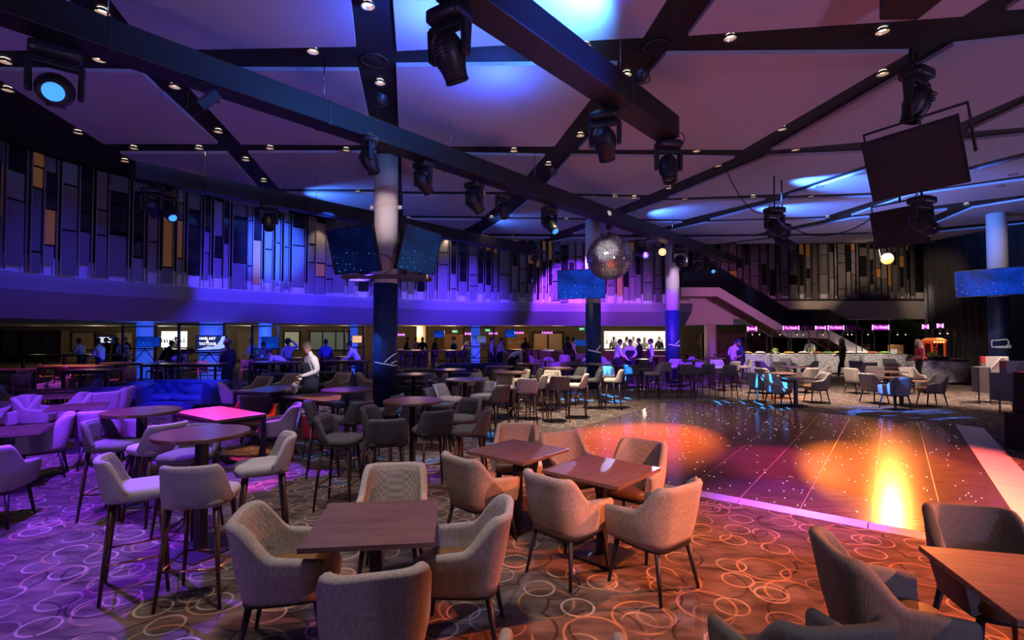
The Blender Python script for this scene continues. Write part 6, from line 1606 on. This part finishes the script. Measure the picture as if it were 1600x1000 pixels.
SEGMAT = [(('pelvis', 'spine'), 1), (('spine', 'chest'), 1), (('chest', 'neck'), 1), (('shl', 'ell'), 1), (('shr', 'elr'), 1), (('chest', 'shl'), 1), (('chest', 'shr'), 1), (('ell', 'wrl'), 5), (('elr', 'wrr'), 5), (('wrl', 'hal'), 0), (('wrr', 'har'), 0), (('neck', 'skull'), 0),
          (('pelvis', 'hil'), 2), (('pelvis', 'hir'), 2), (('hil', 'knl'), 2), (('hir', 'knr'), 2), (('knl', 'anl'), 2), (('knr', 'anr'), 2), (('anl', 'tol'), 3), (('anr', 'tor'), 3)]
def seg_dist(p, a, b):
    ab = b - a; t = max(0, min(1, (p - a).dot(ab) / max(1e-9, ab.length_squared))); return (p - (a + ab * t)).length
BODY = {}
def body_mesh(pose):
    """one continuous skinned body; material slots: skin, top, trousers, shoes, eyes, lower sleeve"""
    if pose in BODY: return BODY[pose]
    J, hp = skeleton(pose); keys = list(J); idx = {k: i for i, k in enumerate(keys)}
    me = bpy.data.meshes.new('body_' + pose); me.from_pydata([J[k] for k in keys], [(idx[a], idx[b]) for a, b in EDGES], [])
    tmp = bpy.data.objects.new('body_tmp', me); COL.objects.link(tmp)
    sk = tmp.modifiers.new('skin', 'SKIN'); sk.use_smooth_shade = True; sk.branch_smoothing = 0.6
    for k in keys:
        v = me.skin_vertices[0].data[idx[k]]; r = RAD[k]; v.radius = (r, r); v.use_root = (k == 'pelvis')
    ss = tmp.modifiers.new('sub', 'SUBSURF'); ss.levels = 2; ss.render_levels = 2
    dg = bpy.context.evaluated_depsgraph_get(); ev = bpy.data.meshes.new_from_object(tmp.evaluated_get(dg))
    bpy.data.objects.remove(tmp)
    m = MB(); V = [v.co.copy() for v in ev.vertices]; m.v = [tuple(v) for v in V]
    segs = [(Vector(J[a]), Vector(J[b]), RAD[a], RAD[b], mi) for (a, b), mi in SEGMAT]
    zbelt = J['pelvis'][2] + 0.02
    for p in ev.polygons:
        c = p.center; best = min(segs, key=lambda s_: seg_dist(c, s_[0], s_[1]) / (0.5 * (s_[2] + s_[3])))
        mi = best[4]
        m.f.append(list(p.vertices)); m.m.append(mi); m.s.append(True)
    bpy.data.meshes.remove(ev)
    # head
    hc = Vector(J['skull']) + Matrix.Rotation(hp * 0.6, 3, 'X') @ Vector((0, 0.02, 0.085))
    RH = Matrix.Rotation(hp, 3, 'X')
    rows = []
    for z, rx, ry, oy in ((-.115, .018, .02, .045), (-.108, .040, .045, .035), (-.085, .052, .066, .022), (-.05, .064, .082, .008), (-.01, .072, .092, 0), (.03, .075, .096, -.004), (.065, .071, .092, -.006), (.095, .055, .072, -.006), (.112, .03, .04, -.006), (.117, .004, .006, -.006)):
        row = []
        for k in range(16):
            a = 2 * pi * k / 16; v = Vector((rx * sin(a), oy + ry * cos(a), z))
            if abs(z + .01) < .03 and abs(k) in (1, 15): v.y -= 0.008          # eye sockets
            row.append(RH @ v + hc)
        rows.append(row)
    m.grid(rows, 0, True, True)
    m.add([RH @ Vector(v) + hc for v in ((-.012, .085, .0), (.012, .085, .0), (.018, .09, -.04), (-.018, .09, -.04), (0, .122, -.036))], [(0, 1, 4), (1, 2, 4), (2, 3, 4), (3, 0, 4)], 0, True)
    for s_ in (-1, 1):
        m.sphere(RH @ Vector((s_ * .028, .084, .004)) + hc, .009, 8, 5, 4)
        m.sphere(RH @ Vector((s_ * .078, -.008, -.008)) + hc, (.010, .022, .032), 8, 6, 0)
    m.add([RH @ Vector(v) + hc for v in ((-.024, .0835, -.062), (.024, .0835, -.062), (.018, .083, -.072), (-.018, .083, -.072))], [(0, 1, 2, 3)], 4)
    # fingers
    for sd, wk, hk in ((-1, 'wrl', 'hal'), (1, 'wrr', 'har')):
        wv, hv = Vector(J[wk]), Vector(J[hk]); d = (hv - wv).normalized()
        side_ = d.cross(Vector((0, 0, 1)) if abs(d.z) < .8 else Vector((0, 1, 0))).normalized(); curl = side_.cross(d).normalized()
        if curl.z > 0: curl = -curl
        for k, ln in enumerate((.062, .072, .068, .052)):
            o = hv + side_ * (k - 1.5) * .017 + d * .012
            m.tube([o, o + d * ln * .5 + curl * .006, o + d * ln * .85 + curl * .026, o + d * ln * .9 + curl * .042], [.0095, .009, .008, .006], 6, 0)
        o = hv - d * .02 + side_ * -sd * .028
        m.tube([o, o + d * .028 + side_ * -sd * .018 + curl * .006, o + d * .055 + side_ * -sd * .016 + curl * .014], [.011, .0095, .007], 6, 0)
    BODY[pose] = (m.data('body_' + pose, [M_SKIN, M_SHIRTW, M_APRON, M_SHOE, M_EYE, M_SHIRTW]), hc, RH, J)
    return BODY[pose]
def hair_mesh(style):
    m = MB(); rows = []
    for i in range(10):
        row = []
        for k in range(20):
            a = 2 * pi * k / 20; back = 0.5 - 0.5 * cos(a)
            th = radians(68 + 58 * back) * (1 - i / 9.0) + 0.01
            row.append((.083 * sin(th) * sin(a), -.008 + .106 * sin(th) * cos(a), .004 + .126 * cos(th)))
        rows.append(row)
    m.grid(rows, 0, True, True)
    if style == 'bun': m.sphere((0, -.09, .09), .05, 12, 8)
    if style == 'curly':
        rnd = random.Random(2)
        for k in range(40):
            d = Vector((rnd.gauss(0, 1), rnd.gauss(-.5, 1), rnd.gauss(.4, .8))).normalized(); m.sphere((d.x * .095, -.02 + d.y * .105, .03 + d.z * .10), .034, 8, 5)
    if style == 'long':
        for k in range(13):
            a = radians(70 + 220 * k / 12); x, y = .078 * sin(a), -.008 + .098 * cos(a)
            m.tube([(x, y, .05), (x * 1.18, y * 1.12, -.06), (x * 1.22, y * 1.15 - .01, -.18), (x * 1.1, y * 1.05 - .02, -.30)], [.022, .026, .026, .010], 6)
    if style == 'cap':
        m.add([(-.06, .08, .05), (.06, .08, .05), (.045, .17, .035), (-.045, .17, .035), (-.06, .08, .062), (.06, .08, .062), (.045, .17, .045), (-.045, .17, .045)], [(3, 2, 1, 0), (4, 5, 6, 7), (0, 1, 5, 4), (1, 2, 6, 5), (2, 3, 7, 6), (3, 0, 4, 7)])
    return m
HAIR = {}
def apron_mesh(pose, bib=True):
    J, hp = skeleton(pose); pel, ch = Vector(J['pelvis']), Vector(J['chest'])
    rows = []
    up = (ch - pel).normalized(); fwd = Vector((1, 0, 0)).cross(up); fwd = -fwd if fwd.y < 0 and abs(up.z) > .5 else fwd
    if fwd.dot(Vector((0, 1, 0))) < 0 and up.z > 0.5: fwd = -fwd
    fwd = up.cross(Vector((1, 0, 0))) * -1 if up.cross(Vector((1, 0, 0))).y < 0 and up.z > .5 else up.cross(Vector((1, 0, 0)))
    st_ = [(-.48, .215, 80, Vector((0, 0, 1))), (-.30, .21, 84, None), (-.12, .20, 95, None), (0.0, .19, 95, None), (.14, .172, 72, None), (.28, .180, 66, None), (.38, .168, 48, None)]
    for z, r, half, _ in st_:
        if not bib and z > .05: continue
        if z <= 0: c = pel + Vector((0, 0, z)); f_ = Vector((0, 1, 0))
        else: c = pel + up * z; f_ = fwd
        rows.append([c + Vector((1, 0, 0)) * r * 1.0 * sin(radians(-half + 2 * half * k / 14)) + f_ * r * cos(radians(-half + 2 * half * k / 14)) for k in range(15)])
    return MB().grid(rows)
APR = {}
def person(label, px, dep, face, pose='stand', top=None, legs=None, hair=('short', None), apron=False, skin=None, shoes=None, short_sleeves=False, h=1.72, dz=0.0):
    me, hc, RH, J = body_mesh(pose); top = top or M_SHIRTW; legs = legs or M_APRON; skin = skin or M_SKIN
    c = D(px, 540, dep) if not isinstance(px, Vector) else px
    t = thing('person', label, 'person', (c.x, c.y, dz), radians(face)); k = h / 1.72; t.scale = (k, k, k)
    b_ = bpy.data.objects.new('body', me); COL.objects.link(b_); b_.parent = t
    for i, m_ in enumerate((skin, top, legs, shoes or M_SHOE, M_EYE, skin if short_sleeves else top)):
        b_.material_slots[i].link = 'OBJECT'; b_.material_slots[i].material = m_
    stl, hm = hair; hm = hm or M_HAIRK
    if stl != 'none':
        key = (stl, hm.name)
        if key not in HAIR: HAIR[key] = hair_mesh(stl).data('hair_' + stl, hm)
        o = bpy.data.objects.new('cap' if stl == 'cap' else 'hair', HAIR[key]); COL.objects.link(o); o.parent = t; o.location = hc; o.rotation_euler = RH.to_euler()
    if apron:
        if pose not in APR: APR[pose] = apron_mesh(pose).data('apron_' + pose, M_APRON)
        o = bpy.data.objects.new('apron', APR[pose]); COL.objects.link(o); o.parent = t
        sm = o.modifiers.new('thickness', 'SOLIDIFY'); sm.thickness = 0.008
    return t
W, K, NV_ = M_SHIRTW, M_SHIRTK, M_SHIRTB
man = person('man in white shirt and navy apron wiping a table with a cloth', 489, 10.6, 132, 'hold', W, M_APRON, ('short', M_HAIRG), True, h=1.78)
# the cloth in his hand
J = skeleton('hold')[0]; hp_ = man.matrix_basis @ Vector(J['har'])
m = MB(); rnd = random.Random(9); rows = []
for i in range(10):
    rr = [.02, .045, .06, .065, .055, .05, .05, .045, .03, .01][i]
    rows.append([(rr * (1 + .35 * sin(3 * a_ + i)) * cos(a_), rr * (1 + .3 * cos(2 * a_ + i)) * sin(a_), .05 - .028 * i) for a_ in [2 * pi * k / 14 for k in range(14)]])
m.grid(rows, 0, True, True); o = m.build('cleaning_cloth', M_SHIRTW, None, hp_ + Vector((-0.05, -0.03, -0.06))); tag(o, 'crumpled white cloth hanging from the hand of the aproned man', 'cloth')

P_ = [
 ('person in white shirt reaching left at the far left counter', 128, 21.8, 85, 'reach', W, M_APRON, ('short', None)),
 ('person in white shirt leaning over the dark left counter', 158, 19.8, 85, 'reach', W, M_APRON, ('bun', None)),
 ('person in black standing below the menu screen', 167, 25.0, 150, 'stand', K, K, ('short', None)),
 ('person in black left of the one with apron straps', 183, 25.5, 170, 'stand', K, K, ('short', None)),
 ('person in white with black apron straps seen from behind', 192, 23.0, 10, 'stand', W, M_APRON, ('short', None)),
 ('person in dark top behind the one with apron straps', 197, 27.0, 170, 'stand', K, K, ('short', None)),
 ('person in black bending right in front of the cool white bar', 253, 20.5, -80, 'lean', K, K, ('bun', None)),
 ('bartender in a pale top behind the cool white bar', 275, 32.2, 180, 'stand', mat('pale_pink_top', (0.55, 0.4, 0.36), 0.8), K, ('none', None)),
 ('person in a pale pink top bent low over the dark table', 268, 18.0, -60, 'bend', mat('pale_pink_top2', (0.6, 0.42, 0.6), 0.8), K, ('short', None)),
 ('figure in black standing right of the film screen', 356, 16.0, 60, 'stand', K, K, ('curly', None)),
 ('person in white shirt behind the counter right of the film screen', 397, 22.0, 170, 'reach', W, M_APRON, ('short', None)),
 ('dark haired person leaning at the blue screen pillar', 421, 18.6, 60, 'lean', mat('grey_top', (0.2, 0.2, 0.24), 0.8), K, ('short', None)),
 ('person in white shirt bent over the lilac topped table', 446, 16.4, 80, 'bend', W, M_APRON, ('short', None)),
 ('man in black apron with one hand to his head', 450, 19.2, 30, 'hand_to_head', mat('grey_blue_top', (0.3, 0.32, 0.42), 0.8), K, ('curly', None)),
 ('person in blue shirt right of the man in the navy apron', 509, 19.2, 20, 'reach', mat('blue_top', (0.05, 0.08, 0.35), 0.8), K, ('short', None)),
 ('person in white shirt perched at the right end of the dark counter', 561, 18.0, 85, 'lean', W, M_APRON, ('bun', None)),
 ('cook in black at the left end of the kitchen bar', 633, 28.4, -70, 'reach', K, K, ('short', None)),
 ('cook in pale top second from the left at the kitchen bar', 650, 29.4, 180, 'reach', W, K, ('short', None)),
 ('cook in black in the middle of the kitchen bar', 660, 28.0, 10, 'stand', K, K, ('short', None)),
 ('cook in black turning right at the kitchen bar', 677, 28.0, -60, 'reach', K, K, ('short', None)),
 ('curly haired cook in white with dark apron', 709, 29.6, 170, 'stand', W, K, ('curly', None)),
 ('cook in white bending left of the violet pillar', 723, 30.3, -60, 'lean', W, K, ('short', None)),
 ('waiter with a ponytail in violet light right of the pillar', 768, 25.2, -80, 'stand', W, M_APRON, ('bun', None)),
 ('waiter in white holding a tray right of the pillar', 779, 25.2, -70, 'reach', W, M_APRON, ('short', None)),
 ('waiter in white bending deep over a low seat', 797, 20.5, -70, 'bend', W, M_APRON, ('short', None)),
 ('figure in black standing at the heat lamps', 821, 28.6, 20, 'stand', K, K, ('short', None)),
 ('figure in black walking in front of the double door', 887, 27.0, -30, 'stand', K, K, ('curly', None)),
 ('person in pale clothes behind the dark one at the double door', 895, 28.2, -70, 'stand', W, K, ('short', None)),
 ('waiter in white leaning right beside the navy column', 963, 19.6, -80, 'reach', W, M_APRON, ('short', None)),
 ('waiter in white with navy apron facing us', 984, 19.6, 175, 'hold', W, M_APRON, ('short', None)),
 ('person in black behind the two waiters', 999, 22.6, 60, 'stand', K, K, ('short', None)),
 ('waiter in white seen in profile facing left', 1018, 20.0, 80, 'stand', W, M_APRON, ('short', None)),
 ('bartender at the left end of the bright bar', 959, 30.0, 180, 'stand', W, K, ('short', None)),
 ('second bartender at the bright bar', 979, 30.0, -150, 'stand', W, K, ('short', None)),
 ('third bartender at the bright bar, partly hidden', 990, 30.3, 150, 'stand', W, K, ('short', None)),
 ('bartender in grey in the middle of the bright bar', 1006, 30.0, 180, 'reach', mat('grey_top2', (0.35, 0.34, 0.33), 0.8), K, ('short', None)),
 ('bartender right of the one in grey', 1030, 30.0, 180, 'stand', K, K, ('short', None)),
 ('man in white shirt with navy apron at the counter end', 1147, 19.7, -60, 'hold', W, M_APRON, ('short', None)),
 ('man in navy shirt and cap facing the aproned man', 1160, 19.2, 70, 'hold', NV_, K, ('cap', M_SHIRTB)),
 ('cook in white reaching over the food counter', 1267, 25.6, 120, 'reach', W, M_APRON, ('short', None)),
 ('woman in black walking left past the white counters', 1316, 22.2, 82, 'walk', K, K, ('long', None)),
 ('cook in white bending behind the walking woman', 1325, 25.7, -60, 'lean', W, M_APRON, ('short', None)),
 ('blond woman in a red top walking left with a plate', 1436, 18.3, 80, 'walk', M_SHIRTR, K, ('long', M_HAIRB)),
]
for lab, px, dep, f, pose, tp_, lg_, hr in P_:
    kw = {}
    if 'apron' in lab or 'waiter' in lab: kw['apron'] = True
    if 'walking woman' in lab or lab.startswith('woman in black'): kw['shoes'] = M_SHOEW
    if 'red top' in lab or 'cap' in lab: kw['short_sleeves'] = True
    if 'kitchen bar' in lab or 'black' in lab.split(' with')[0]: kw['skin'] = M_SKIN2 if random.random() < .4 else M_SKIN
    person(lab, px, dep, f, pose, tp_, lg_, hr, **kw)
# plate the blond woman carries
bp_ = [o for o in bpy.data.objects if o.get('label', '').startswith('blond woman')][0]
hw = bp_.matrix_basis @ Vector(skeleton('walk')[0]['hal'])
t = thing('plate', 'white plate held out by the blond woman', 'plate', hw + Vector((-0.08, 0, 0.05))); MB().lathe([(0.06, 0), (0.12, .015), (0.13, .022), (0.12, .02), (0.0, .008)], 20).build('dish', M_WHITE, t); MB().lathe([(0.07, .012), (0.04, .035), (0.0, .045)], 14).build('food', M_FOODR, t)
